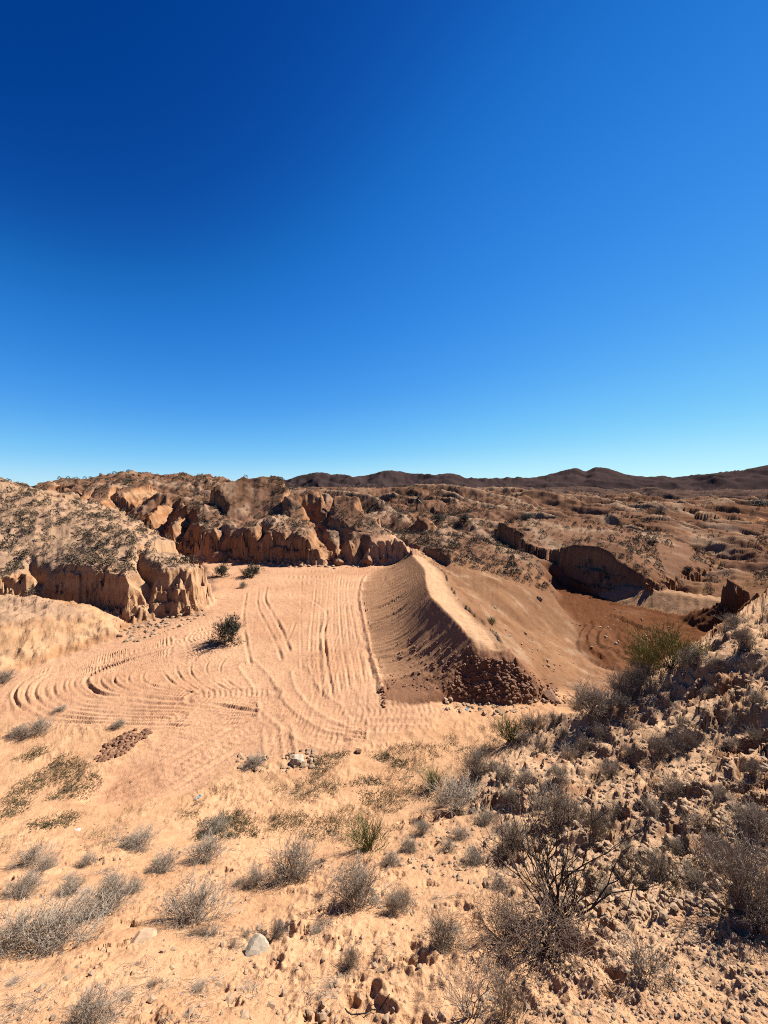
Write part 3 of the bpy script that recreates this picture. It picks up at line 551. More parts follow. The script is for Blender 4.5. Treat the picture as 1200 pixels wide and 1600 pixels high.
def plain(name, col, var=.25, scale=8, rough=.85, hue=None):
    """colour with blotchy variation, and a shift from object to object"""
    m, n, l, b = new_mat(name); b.inputs['Roughness'].default_value = rough; b.inputs['Specular IOR Level'].default_value = .2
    tc = n.new('ShaderNodeTexCoord'); t = n.new('ShaderNodeTexNoise'); t.inputs['Scale'].default_value = scale; t.inputs['Detail'].default_value = 4; l.new(tc.outputs['Object'], t.inputs['Vector'])
    oi = n.new('ShaderNodeObjectInfo'); ad = n.new('ShaderNodeMath'); ad.operation = 'MULTIPLY_ADD'; ad.inputs[1].default_value = .35; l.new(oi.outputs['Random'], ad.inputs[0]); l.new(t.outputs['Fac'], ad.inputs[2])
    r = n.new('ShaderNodeMapRange'); r.inputs['From Min'].default_value = .3; r.inputs['From Max'].default_value = 1.05; l.new(ad.outputs[0], r.inputs['Value'])
    mx = n.new('ShaderNodeMix'); mx.data_type = 'RGBA'; c2 = hue or tuple(c * (1 + var) for c in col); c1 = tuple(c * (1 - var) for c in col)
    mx.inputs['A'].default_value = (*c1, 1); mx.inputs['B'].default_value = (*c2, 1); l.new(r.outputs[0], mx.inputs['Factor']); l.new(mx.outputs['Result'], b.inputs['Base Color'])
    return m
M_SOIL = soil_material()
M_TWIG = plain("grey dry twigs", (.215, .172, .128), .3, 5)
M_BARK = plain("dark dry bark", (0.038, 0.028, 0.022), .35, 9)
M_PALE = plain("bleached bare twigs", (0.173, 0.144, 0.112), .25, 9)
M_BROWN = plain("brown dry twigs", (0.102, 0.067, 0.046), .3, 7)
M_BROOM = plain("olive green twigs", (0.154, 0.138, 0.035), .3, 5)
M_FRESH = plain("fresh green twigs", (0.077, 0.096, 0.026), .3, 5)
M_LEAF = plain("grey green leaves", (0.048, 0.051, 0.027), .35, 4, .7)
M_SCRUB = plain("dusty scrub leaves", (0.077, 0.059, 0.037), .35, 3)
M_PALM = plain("palm leaves", (0.032, 0.038, 0.016), .3, 3, .6)
M_STRAW = plain("straw", (0.192, 0.147, 0.077), .3, 4)
M_MAT = plain("low green herbs", (0.054, 0.048, 0.022), .35, 3)
M_ROCK = plain("pale limestone", (0.275, 0.224, 0.160), .22, 9)
M_CLOD = plain("red earth clods", (0.166, 0.083, 0.045), .35, 5)
M_GRIT = plain("pale grit", (0.275, 0.182, 0.109), .3, 3)
M_ORANGE = plain("orange earth", (0.192, 0.096, 0.048), .2, 6)
M_BLUE = plain("pale blue plastic", (.13, .18, .21), .1, 9, .4)
M_WHITE = plain("white plastic", (.48, .49, .50), .08, 9, .4)
M_BLACK = plain("charred wood", (.02, .017, .015), .3, 9)

# ------------------------------------------------------------------ mesh building
def mesh_np(name, V, Fq, mat, smooth=False):
    """V (n,3), Fq (m,k) quads or triangles"""
    V = np.asarray(V, np.float32); Fq = np.asarray(Fq, np.int32); k = Fq.shape[1]; me = bpy.data.meshes.new(name)
    me.vertices.add(len(V)); me.vertices.foreach_set('co', V.ravel()); me.loops.add(Fq.size); me.loops.foreach_set('vertex_index', Fq.ravel())
    me.polygons.add(len(Fq)); me.polygons.foreach_set('loop_start', np.arange(0, Fq.size, k, dtype=np.int32))
    me.update(calc_edges=True)
    if not smooth: me.shade_flat()
    else: me.shade_smooth()
    me.materials.append(mat); return me
def obj(name, me, parent=None, loc=None):
    o = bpy.data.objects.new(name, me); COL.objects.link(o)
    if parent: o.parent = parent
    if loc is not None: o.location = loc
    return o
def tag(o, label=None, cat=None, group=None, kind=None):
    if label: o['label'] = label
    if cat: o['category'] = cat
    if group: o['group'] = group
    if kind: o['kind'] = kind
    return o
def empty(name, loc=(0, 0, 0), rz=0, s=1.0):
    o = bpy.data.objects.new(name, None); COL.objects.link(o); o.location = loc; o.rotation_euler = (0, 0, rz); o.scale = (s, s, s); o.empty_display_size = .1; return o
def tubes(P0, P1, R0, R1, sides=3):
    """one prism per segment"""
    P0, P1 = np.asarray(P0, float), np.asarray(P1, float); R0, R1 = np.asarray(R0, float), np.asarray(R1, float); n = len(P0)
    D = P1 - P0; D /= np.maximum(np.linalg.norm(D, axis=1, keepdims=True), 1e-9); ref = np.where(np.abs(D[:, 2:3]) < .9, [[0, 0, 1.0]], [[1.0, 0, 0]])
    A = np.cross(D, ref); A /= np.maximum(np.linalg.norm(A, axis=1, keepdims=True), 1e-9); B = np.cross(D, A)
    an = np.arange(sides) * 2 * np.pi / sides; ring = A[:, None] * np.cos(an)[None, :, None] + B[:, None] * np.sin(an)[None, :, None]
    V = np.concatenate([P0[:, None] + ring * R0[:, None, None], P1[:, None] + ring * R1[:, None, None]], 1).reshape(-1, 3)
    k = np.arange(sides); q = np.stack([k, (k + 1) % sides, (k + 1) % sides + sides, k + sides], 1)
    return V, (q[None] + (np.arange(n) * 2 * sides)[:, None, None]).reshape(-1, 4)
def quads(C, A, B):
    """flat leaf quads: centre, half axis a, half axis b (pointed)"""
    V = np.stack([C - A, C - B, C + A, C + B], 1).reshape(-1, 3); return V, np.arange(len(V)).reshape(-1, 4)
def join(*vf):
    Vs, Fs, o = [], [], 0
    for V, f in vf: Vs.append(V); Fs.append(f + o); o += len(V)
    return np.concatenate(Vs), np.concatenate(Fs)

# ------------------------------------------------------------------ land meshes, one per landform
def soil_colour():
    S = SOIL; sh = GX.shape; c = np.empty(sh + (3,), np.float32)
    col = lambda r, g, b: np.array([r, g, b], np.float32)
    def mix(w, k): c[:] = c + (k - c) * np.clip(w, 0, 1)[..., None].astype(np.float32)
    n1 = pn(GX / 3.1, GY / 3.1, 201); n2 = fbm(GX, GY, .8, 3, .6, 203); nb = fbm(GX, GY, 14, 3, .55, 207); n5 = fbm(GX, GY, .16, 3, .6, 211)
    P = np.stack([GX, GY, GZ], -1); N = np.cross(np.gradient(P, axis=0), np.gradient(P, axis=1)); steep = np.minimum(np.hypot(N[..., 0], N[..., 1]) / np.maximum(np.abs(N[..., 2]), 1e-9), 6); del P, N
    c[:] = col(0.3390, 0.1911, 0.1015)
    mix(.6 * sstep(-.1, .6, n2 + .3 * n1), col(0.2940, 0.1523, 0.0761))
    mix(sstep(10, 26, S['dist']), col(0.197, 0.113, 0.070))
    mix(S['bg'] * .9, col(0.122, 0.063, 0.037)); mix(S['bg'] * sstep(-.1, .5, nb) * .8, col(0.083, 0.042, 0.023))  # hills darkened: half-shade of the slopes facing the camera put into the soil
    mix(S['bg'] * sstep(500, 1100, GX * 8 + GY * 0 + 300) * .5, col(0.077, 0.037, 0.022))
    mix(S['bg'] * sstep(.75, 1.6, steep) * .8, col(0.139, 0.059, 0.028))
    mix(S['crest'] * (.75 + .5 * n2) * (1 - S['far']), col(0.250, 0.164, 0.103))  # paler crests: sunlit ridge tops put into the soil colour
    mix((GREG == 3) * .8, col(0.254, 0.159, 0.096)); mix((GREG == 3) * sstep(.1, .5, n2) * .5, col(0.192, 0.116, 0.073))  # mound base darkened: grazing light on its near slope put into the colour
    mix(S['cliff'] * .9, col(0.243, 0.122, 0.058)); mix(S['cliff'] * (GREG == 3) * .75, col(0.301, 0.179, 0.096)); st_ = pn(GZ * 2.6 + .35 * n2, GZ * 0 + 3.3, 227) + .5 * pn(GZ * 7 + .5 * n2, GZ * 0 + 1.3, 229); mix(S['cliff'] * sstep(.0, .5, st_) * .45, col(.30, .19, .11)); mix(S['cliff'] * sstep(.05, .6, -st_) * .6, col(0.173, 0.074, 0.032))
    mix(S['right'] * .85, col(0.3192, 0.2029, 0.1188)); mix(S['right'] * sstep(.05, .45, n2 + .5 * n5) * .85, col(0.2242, 0.1165, 0.0607)); mix(S['right'] * sstep(1.1, 2.4, steep) * .6, col(0.1415, 0.0628, 0.0299))
    mix(S['bluff'] * .8, col(0.192, 0.099, 0.051)); mix(S['bluff'] * S['cliff'], col(0.166, 0.074, 0.032))
    fl = S['fl'] * (1 - np.clip(S['bank'], 0, 1)); mix(fl, col(0.3390, 0.1882, 0.1062)); mix(fl * sstep(.0, .6, n1 + .4 * n2) * .6, col(0.2940, 0.1523, 0.0818)); mix(fl * sstep(.1, .7, -n1) * .5, col(0.3650, 0.2124, 0.1222))
    mix(S['ws'], col(0.087, 0.036, 0.017)); mix(S['ws'] * sstep(.25, .6, n1) * .5, col(0.123, 0.058, 0.030))
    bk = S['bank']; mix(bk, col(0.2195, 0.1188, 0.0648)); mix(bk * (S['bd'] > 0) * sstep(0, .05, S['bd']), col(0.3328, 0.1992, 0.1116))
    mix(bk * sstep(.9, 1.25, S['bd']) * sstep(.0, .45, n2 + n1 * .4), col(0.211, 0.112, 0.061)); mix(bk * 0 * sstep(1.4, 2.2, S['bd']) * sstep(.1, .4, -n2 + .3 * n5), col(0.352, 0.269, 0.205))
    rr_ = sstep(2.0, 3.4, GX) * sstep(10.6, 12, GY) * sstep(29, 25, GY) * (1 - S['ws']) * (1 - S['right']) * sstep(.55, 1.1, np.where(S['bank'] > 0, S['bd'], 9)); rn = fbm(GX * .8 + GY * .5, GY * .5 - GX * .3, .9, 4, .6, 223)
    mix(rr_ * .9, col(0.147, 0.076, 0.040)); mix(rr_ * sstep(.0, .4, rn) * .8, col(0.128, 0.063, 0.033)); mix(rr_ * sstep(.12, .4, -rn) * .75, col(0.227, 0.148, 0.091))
    mix(S['end'], col(0.160, 0.080, 0.045)); mix(S['dam'] * 1.0, col(0.237, 0.138, 0.077))
    mix(S['far'] * 1.0, col(0.0420, 0.0280, 0.0252)); mix(S['far'] * sstep(-.1, .5, fbm(GX, GY, 70, 4, .55, 219)) * .7, col(0.0260, 0.0160, 0.0168)); mix((GY > 150) * (S['far'] == 0) * .8, col(0.0640, 0.0420, 0.0336))  # far hills darkened: shade of their backlit slopes put into the colour
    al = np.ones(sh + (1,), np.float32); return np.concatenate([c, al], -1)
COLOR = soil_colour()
flip = np.arange(NC * NR).reshape(NC, NR)
quad_all = np.stack([flip[:-1, :-1], flip[1:, :-1], flip[1:, 1:], flip[:-1, 1:]], -1).reshape(-1, 4)
qreg = GREG[:-1, :-1].ravel()
LANDFORMS = {0: ("ground", "pale orange sand floor scored with bulldozer ruts and track marks, and the dry slope above it"),
             1: ("embankment", "bulldozed earth bank with a flat crest and a clod heap at its end"),
             2: ("hillside", "stony pale hillside with tufts of dry scrub beside the viewer"),
             3: ("mound", "sandy mound with fluted eroded cliff dotted with scrub"),
             4: ("hills", "eroded orange badland hills dotted with dark scrub"),
             5: ("wash", "red brown ploughed wash floor with a low earth dam across it"),
             6: ("mountains", "dark brown bare hills along the skyline")}
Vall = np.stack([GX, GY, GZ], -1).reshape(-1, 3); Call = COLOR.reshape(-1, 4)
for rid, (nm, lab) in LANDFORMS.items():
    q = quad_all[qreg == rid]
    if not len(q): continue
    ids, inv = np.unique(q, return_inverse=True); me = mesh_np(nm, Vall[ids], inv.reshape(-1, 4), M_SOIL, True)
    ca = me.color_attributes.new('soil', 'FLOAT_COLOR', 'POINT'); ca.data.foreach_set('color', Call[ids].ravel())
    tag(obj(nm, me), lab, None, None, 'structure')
# plain continuation of the slope behind the viewer
gx, gy = np.meshgrid(np.linspace(-30, 30, 61), np.linspace(-25, .45, 40), indexing='ij')
gz = 4.25 + .35 * np.clip(np.abs(gx) - 1, 0, 12) * .1 + .12 * pn(gx / 2, gy / 2, 301) - .3 * sstep(-.2, .4, gy)
i = np.arange(gx.size).reshape(gx.shape); me = mesh_np("plateau", np.stack([gx, gy, gz], -1).reshape(-1, 3), np.stack([i[:-1, :-1], i[1:, :-1], i[1:, 1:], i[:-1, 1:]], -1).reshape(-1, 4), M_SOIL, True)
ca = me.color_attributes.new('soil', 'FLOAT_COLOR', 'POINT'); ca.data.foreach_set('color', np.tile(np.array([.32, .2, .11, 1], np.float32), gx.size))
tag(obj("plateau", me), "sandy plateau the viewer stands on", None, None, 'structure')
#OBJECTS#
# ------------------------------------------------------------------ plants
rng = np.random.default_rng(7)
def grow_plant(seed, n0, levels, len0, decay, splits, elev=(15, 88), bend=.16, up=.10, r0=.012, rdec=.62, segs=2, spread=.75, base_r=.05):
    """skeleton of a shrub: list of arrays (P0, P1, R0, R1, level); about 1 high"""
    rr = np.random.default_rng(seed); out_ = []
    front = []
    for i in range(n0):
        a = (i + rr.uniform(-.5, .5)) / n0 * 2 * np.pi * 1.618 * 3; e = math.radians(elev[0] + (elev[1] - elev[0]) * rr.uniform() ** .8)
        d = np.array([math.cos(a) * math.cos(e), math.sin(a) * math.cos(e), math.sin(e)]); b = np.array([math.cos(a), math.sin(a), 0]) * base_r * rr.uniform(0, 1); b[2] = -.04
        front.append((b, d, len0 * rr.uniform(.7, 1.25), r0 * rr.uniform(.7, 1.2), 0))
    while front:
        nx = []
        for p, d, L, r, lv in front:
            sg = segs if lv < levels - 1 else 1; ends = []
            for s in range(sg):
                d = d + rr.normal(0, bend, 3); d[2] += up * .3; d /= np.linalg.norm(d); q = p + d * L / sg; q[2] = max(q[2], .01)
                r1 = r * (1 - (1 - rdec) * (s + 1) / sg) if lv < levels - 1 else r * .45
                out_.append((*p, *q, r * (1 - (1 - rdec) * s / sg), r1, lv)); p = q; ends.append((p.copy(), d.copy()))
            if lv < levels - 1:
                for k in range(splits):
                    pp, dd = ends[-1] if k < max(2, splits - 1) or len(ends) < 2 else ends[0]
                    d2 = dd + rr.normal(0, spread * .55, 3); d2[2] += up; d2 /= np.linalg.norm(d2)
                    nx.append((pp, d2, L * decay * rr.uniform(.65, 1.25), r * rdec, lv + 1))
        front = nx
    A = np.array(out_); zt = np.percentile(A[:, 5], 99); A[:, :8] /= zt; return A
def shrub_meshes(nm, seed, split_lv, m_stem, m_twig, leaf=None, **kw):
    A = grow_plant(seed, **kw); s = A[:, 8] < split_lv
    st = mesh_np(nm + " stem", *tubes(A[s, :3], A[s, 3:6], A[s, 6], A[s, 7]), m_stem); t = ~s
    vf = tubes(A[t, :3], A[t, 3:6], np.maximum(A[t, 6], .0036), np.maximum(A[t, 7], .0022))
    parts = [("stem", st), ("twigs", mesh_np(nm + " twigs", *vf, m_twig))]
    if leaf:
        n, size, mat = leaf; rr = np.random.default_rng(seed + 5); T = A[A[:, 8] >= A[:, 8].max() - 1]; k = rr.integers(0, len(T), n); f = rr.uniform(.2, 1.05, (n, 1))
        C = T[k, :3] * (1 - f) + T[k, 3:6] * f + rr.normal(0, .012, (n, 3)); d = rr.normal(0, 1, (n, 3)); d[:, 2] += .5; d /= np.linalg.norm(d, axis=1, keepdims=True); e = np.cross(d, rr.normal(0, 1, (n, 3))); e /= np.linalg.norm(e, axis=1, keepdims=True)
        ss = size * rr.uniform(.6, 1.4, (n, 1)); parts.append(("foliage", mesh_np(nm + " foliage", *quads(C, d * ss, e * ss * .4), mat)))
    return parts, np.percentile(np.abs(A[:, 3:5]), 97) * 2
KINDS = {
 'dome': [shrub_meshes("dome", 11 + k, 2, M_TWIG, M_TWIG, n0=44, levels=5, len0=.34, decay=.72, splits=3, elev=(8, 86), up=.10, r0=.009, bend=.2, spread=.8) for k in range(4)],
 'tuft': [shrub_meshes("tuft", 31 + k, 1, M_TWIG, M_TWIG, n0=42, levels=4, len0=.42, decay=.72, splits=3, elev=(12, 88), up=.2, r0=.008, bend=.18, spread=.7) for k in range(3)],
 'brown': [shrub_meshes("brown", 41 + k, 2, M_BARK, M_BROWN, n0=20, levels=5, len0=.36, decay=.76, splits=3, elev=(5, 80), up=.05, r0=.013, bend=.3, spread=1.1) for k in range(2)],
 'bare': [shrub_meshes("bare", 51 + k, 2, M_PALE, M_PALE, n0=12, levels=5, len0=.34, decay=.78, splits=2 + (k > 1), elev=(14, 82), up=.12, r0=.014, bend=.2, spread=.75) for k in range(3)],
 'skeleton': [shrub_meshes("skeleton", 61, 2, M_BARK, M_BARK, n0=24, levels=5, len0=.42, decay=.74, splits=2, elev=(18, 86), up=.14, r0=.017, bend=.12, spread=.6, rdec=.66)],
 'broom': [shrub_meshes("broom", 71 + k, 1, M_BARK, M_BROOM, n0=34, levels=5, len0=.4, decay=.72, splits=3, elev=(12, 84), up=.16, r0=.009, bend=.16, spread=.6) for k in range(2)],
 'green': [shrub_meshes("green", 81 + k, 1, M_BROOM, M_FRESH, n0=60, levels=3, len0=.55, decay=.7, splits=3, elev=(30, 89), up=.3, r0=.009, bend=.12, spread=.5) for k in range(2)],
 'leafy': [shrub_meshes("leafy", 91 + k, 2, M_BARK, M_BARK, leaf=(3800, .034, M_LEAF), n0=22, levels=5, len0=.34, decay=.76, splits=3, elev=(15, 88), up=.12, r0=.014, bend=.2, spread=.8) for k in range(2)],
}
NAME = {'dome': ("dry_shrub", "shrub"), 'tuft': ("dry_tuft", "shrub"), 'brown': ("brown_shrub", "shrub"), 'bare': ("bare_shrub", "shrub"), 'skeleton': ("bare_shrub", "shrub"), 'broom': ("broom_bush", "bush"), 'green': ("green_bush", "bush"), 'leafy': ("leafy_bush", "bush")}
_cnt = {}
def plant_at(kind, P, width, height, label, group=None, var=None, sink=.02):
    vs = KINDS[kind]; i = _cnt.get(kind, 0); _cnt[kind] = i + 1; parts, w0 = vs[(i if var is None else var) % len(vs)]
    nm, cat = NAME[kind]; r = empty(nm, (P[0], P[1], P[2] - sink), random.Random(i * 7 + len(kind)).uniform(0, 6.28)); r.scale = (width * .86 / w0, width * .86 / w0, height * .8)
    tag(r, label, cat, group)
    for pn_, me in parts: obj(pn_, me, r)
    return r
def plant(kind, u, v, wpx, hpx, label, group=None, var=None):
    P = pick(u, v); return plant_at(kind, P, wpx / F * P.y, hpx / F * P.y, label, group, var)

GS = "dry shrubs on the sandy slope"
for a in (
 ('dome', 303, 1440, 118, 72, "broadest grey dome shrub on the bare sand, uphill of the flat half buried stone"),
 ('dome', 322, 1346, 78, 42, "rounded grey shrub at the top of the sandy slope, right of a green mat"),
 ('dome', 253, 1364, 58, 34, "small grey shrub just left of the rounded one at the slope top"),
 ('dome', 458, 1376, 95, 62, "open grey shrub leaning right, halfway between the green clump and the broad dome shrub"),
 ('dome', 400, 1384, 50, 34, "thin brown grey shrub spread low beside the open leaning shrub"),
 ('dome', 556, 1414, 105, 80, "tall open grey shrub below the green grassy clump"),
 ('dome', 166, 1425, 84, 60, "grey shrub above the big dry thicket, taller and looser than its neighbours"),
 ('dome', 90, 1475, 130, 74, "wide dark grey thicket of dry twigs near the left edge"),
 ('dome', 20, 1482, 110, 70, "grey thicket cut by the left edge of the view"),
 ('dome', 205, 1396, 40, 24, "low grey tuft between two larger grey shrubs"),
 ('dome', 34, 1402, 64, 38, "flat grey shrub alone on sand above the left thicket"),
 ('dome', 110, 1397, 50, 30, "small grey cushion shrub on sand between two larger ones"),
 ('dome', 46, 1352, 64, 36, "spiky grey brown shrub at the upper left of the slope"),
 ('dome', 140, 1604, 100, 64, "dark grey twiggy shrub at the very bottom of the view"),
 ('dome', 215, 1326, 66, 28, "low dark shrub beside the bare twiggy stems"),
 ('dome', 72, 1358, 36, 24, "tiny grey shrub beside the spiky grey brown one"),
 ('dome', 135, 1352, 32, 22, "tiny upright grey shrub high on the slope"),
 ('dome', 432, 1466, 40, 32, "small dark tuft in the hollow beside the pale rock"),
 ('dome', 615, 1425, 44, 40, "thin grey twigs right of the tall open shrub"),
 ('dome', 548, 1510, 36, 36, "wispy brown tuft beside a dark hollow in the sand"),
 ('bare', 182, 1312, 40, 36, "few bare forked stems standing out of a cut stump"),
): plant(*a[:5], a[5], GS)
for a in (
 ('skeleton', 872, 1432, 235, 190, "big dark skeleton shrub with fanned bare branches"),
 ('brown', 850, 1490, 190, 95, "tangled brown shrub in shadow beneath the big skeleton shrub"),
 ('brown', 790, 1475, 110, 80, "brown shrub left of the big skeleton shrub"),
 ('bare', 735, 1590, 150, 120, "grey tangle of curling twigs at the bottom edge"),
 ('tuft', 790, 1590, 80, 90, "dense dark grey tuft right of the curling tangle"),
 ('bare', 1005, 1525, 95, 80, "pale bleached bare shrub with gnarled branches on the lower right slope"),
 ('bare', 1045, 1530, 60, 70, "pale forked twigs beside the gnarled bleached shrub"),
 ('dome', 1165, 1412, 150, 130, "large dark grey shrub at the right edge of the stony hillside"),
 ('brown', 1190, 1440, 110, 70, "dark brown tangle under the large right edge shrub"),
 ('dome', 1030, 1368, 62, 46, "grey brown shrub on the stony slope right of the skeleton branches"),
 ('dome', 1180, 1300, 70, 50, "dense grey shrub above the large right edge shrub"),
 ('dome', 870, 1290, 85, 70, "grey twiggy shrub behind the skeleton branches"),
 ('dome', 800, 1330, 80, 60, "faint grey shrub left of the skeleton branches"),
 ('dome', 930, 1310, 60, 60, "thin grey shrub rising behind the right side of the skeleton branches"),
 ('dome', 690, 1480, 70, 60, "grey brown wispy shrub above the bottom tangle"),
 ('dome', 630, 1415, 40, 36, "wispy grey stems on the sand brow"),
): plant(*a[:5], a[5], "shrubs on the stony hillside")
for a in (
 ('green', 797, 1158, 56, 48, "green broom bush left of a grey shrub at the hillside foot"),
 ('dome', 830, 1148, 50, 40, "grey shrub beside the green broom bush at the hillside foot"),
 ('green', 676, 1232, 44, 42, "small green broom bush over a dark hollow"),
 ('green', 574, 1326, 76, 54, "green and straw grassy clump at the foot of the stony spur"),
 ('tuft', 715, 1262, 100, 52, "straw grey grass clump hanging over a dark earth ledge"),
 ('dome', 745, 1212, 60, 46, "grey shrub on the spur between the two green broom bushes"),
 ('dome', 925, 1112, 80, 52, "dark grey bush on the skyline of the stony spur, lowest one"),
 ('dome', 975, 1090, 60, 50, "black shadowed bush on the skyline of the stony spur"),
 ('dome', 1000, 1075, 50, 40, "grey bush beside the yellow green broom on the spur skyline"),
 ('dome', 1085, 1040, 60, 32, "dark bush casting black shadow high on the spur skyline"),
 ('dome', 1160, 1012, 40, 36, "grey shrub below the orange bluff"),
 ('dome', 1150, 978, 46, 24, "grey low shrub against the orange bluff"),
 ('broom', 1048, 1048, 112, 78, "large yellow green broom bush above the red wash"),
 ('broom', 1008, 1060, 66, 60, "feathery broom bush with dark stems beside the larger broom"),
 ('green', 988, 1072, 40, 36, "bright green sprays at the left foot of the broom bushes"),
 ('leafy', 359, 1003, 54, 50, "round leafy grey green bush alone on the graded floor"),
 ('leafy', 393, 902, 34, 26, "leafy bush on the far floor, right one of the pair below the cliff"),
 ('leafy', 347, 900, 28, 24, "leafy bush on the far floor, left one of the pair below the cliff"),
 ('green', 768, 976, 18, 18, "small bright green bush on the right slope of the earth bank"),
 ('leafy', 684, 815, 26, 15, "olive bush on the scrub hill, left of two below the palm"),
 ('leafy', 726, 818, 24, 17, "olive bush on the scrub hill, right of two below the palm"),
 ('dome', 60, 1146, 44, 28, "dry brown shrub at the edge of the curved ruts"),
 ('dome', 30, 1150, 40, 18, "low dry twigs left of the brown shrub by the curved ruts"),
 ('dome', 184, 1136, 26, 14, "sparse dead twigs on the edge of the curved ruts"),
 ('dome', 4, 1068, 34, 26, "dark bush at the foot of the low sandy bench"),
 ('dome', 95, 1112, 24, 10, "flattened dead plant lying in the curved ruts"),
 ('dome', 380, 918, 16, 12, "dead stalks on a low sand heap on the far floor"),
 ('dome', 398, 1196, 40, 18, "dry twigs among clods beside the vertical track marks"),
 ('dome', 335, 1300, 46, 24, "small dusty green shrub on the slope above the rounded grey one"),
 ('dome', 1033, 800, 18, 12, "dark bush on the far right terrace"),
 ('leafy', 1020, 851, 18, 12, "olive bush on top of the hill with the dark cave"),
 ('leafy', 1076, 898, 18, 14, "olive bush on the slope right of the dark cave"),
 ('leafy', 1190, 790, 34, 12, "dark green hedge like bush at the far right"),
 ('leafy', 822, 812, 24, 12, "grey bush on a terrace of the middle hill"),
): plant(*a[:5], a[5])
# grey tufts all over the stony hillside: placed on the points the photo shows, then a few more
for (u, v, w) in ((843, 1140, 40), (907, 1108, 40), (967, 1085, 30), (970, 1105, 30), (1007, 1053, 30), (947, 1123, 26), (1043, 1080, 26), (1120, 1045, 34), (1177, 1052, 34), (1063, 1133, 34), (937, 1150, 30), (1033, 1176, 44),
                  (1077, 1172, 46), (953, 1214, 44), (873, 1217, 40), (890, 1183, 34), (843, 1176, 36), (823, 1222, 40), (1057, 1240, 44), (1020, 1275, 46), (960, 1278, 40), (900, 1275, 44), (1177, 1212, 34), (1183, 1160, 40),
                  (1177, 1288, 50), (1087, 1292, 36), (790, 1216, 36), (770, 1206, 34), (800, 1250, 40), (760, 1290, 44), (720, 1310, 36), (700, 1330, 30), (850, 1265, 40), (990, 1140, 26), (1110, 1090, 24), (1140, 1170, 30), (915, 1168, 26), (985, 1182, 26), (880, 1150, 26),
                  (1120, 1330, 44), (1090, 1380, 40), (980, 1330, 36), (1130, 1250, 36), (1150, 1130, 26), (1185, 1095, 28), (730, 1235, 34), (690, 1262, 30), (660, 1300, 34), (640, 1330, 34), (610, 1350, 34), (755, 1180, 30), (820, 1160, 30), (865, 1132, 30), (1060, 1330, 40), (740, 1350, 40), (780, 1390, 40), (950, 1400, 40)):
    plant('dome' if (u * 7 + v) % 3 else 'tuft', u, v, w * 1.05, w * (.62 + .2 * ((u + v) % 5) / 4), "small grey dry tuft among stones of the hillside beside the viewer", "grey tufts on the stony hillside")

# date palm far off
PP = pick(651, 797); ph = 27 / F * PP.y
pr = empty("palm_tree", (PP.x, PP.y, PP.z - .1)); tag(pr, "lone date palm on the scrub hill in the distance", "palm tree")
zz = np.linspace(0, ph * .62, 9); bend = .06 * ph * (zz / zz[-1]) ** 2
Q = np.stack([bend, 0 * zz, zz], 1); rad = np.where(np.arange(9) % 2, .17, .14) * ph / 4
obj("trunk", mesh_np("palm trunk", *tubes(Q[:-1], Q[1:], rad[:-1], rad[1:], 8), M_BARK), pr)
vf = []
for k in range(34):
    a = k * 2.4; e = R(-25 + 100 * ((k * 13) % 34) / 34); L = ph * .42; p = Q[-1].copy(); d = np.array([math.cos(a) * math.cos(e), math.sin(a) * math.cos(e), math.sin(e)])
    mid = [p.copy()]
    for s in range(7): p = p + d * L / 7; d[2] -= .17; d /= np.linalg.norm(d); mid.append(p.copy())
    mid = np.array(mid); t = np.repeat(np.linspace(.1, 1, 30), 2); c = np.stack([np.interp(t * 7, range(8), mid[:, i]) for i in range(3)], 1); sd_ = np.cross(d, [0, 0, 1.0]); sd_ /= np.linalg.norm(sd_) + 1e-9
    sg = np.tile([1, -1], 30)[:, None]; ax = sd_ * sg * .09 * ph / 3 * (1.15 - t)[:, None] + d * .04 * ph / 3 - np.array([0, 0, .02]); vf.append(quads(c + ax, ax, np.cross(ax, [0, 0, 1]) * .16 + [0, 0, .006])); vf.append(tubes(mid[:-1], mid[1:], np.full(7, .015), np.full(7, .01)))
obj("crown", mesh_np("palm crown", *join(*vf), M_PALM), pr)

# scrub dots on the mounds and the hills behind
def clump(seed, n=130):
    rr = np.random.default_rng(seed); th = rr.uniform(0, 6.28, n); z = rr.uniform(0, 1, n) ** .8; r = np.sqrt(1 - (z * .95) ** 2) * rr.uniform(.35, 1, n) ** .5 * .52
    C = np.stack([r * np.cos(th), r * np.sin(th), z * .8 + .02], 1); d = C * [1, 1, .8] + rr.normal(0, .45, (n, 3)); d /= np.linalg.norm(d, axis=1, keepdims=True); e = np.cross(d, rr.normal(0, 1, (n, 3))); e /= np.linalg.norm(e, axis=1, keepdims=True)
    s = rr.uniform(.05, .125, (n, 1)); return quads(C, d * s, e * s * .4)
CL = [clump(400 + k) for k in range(5)]
cand = []
rr = np.random.default_rng(5)
ca_, cl_ = rr.uniform(-80, 1290, 90000), rr.uniform(math.log(15.5), math.log(190), 90000)
ci = np.clip(np.searchsorted(U, ca_), 1, NC - 2)
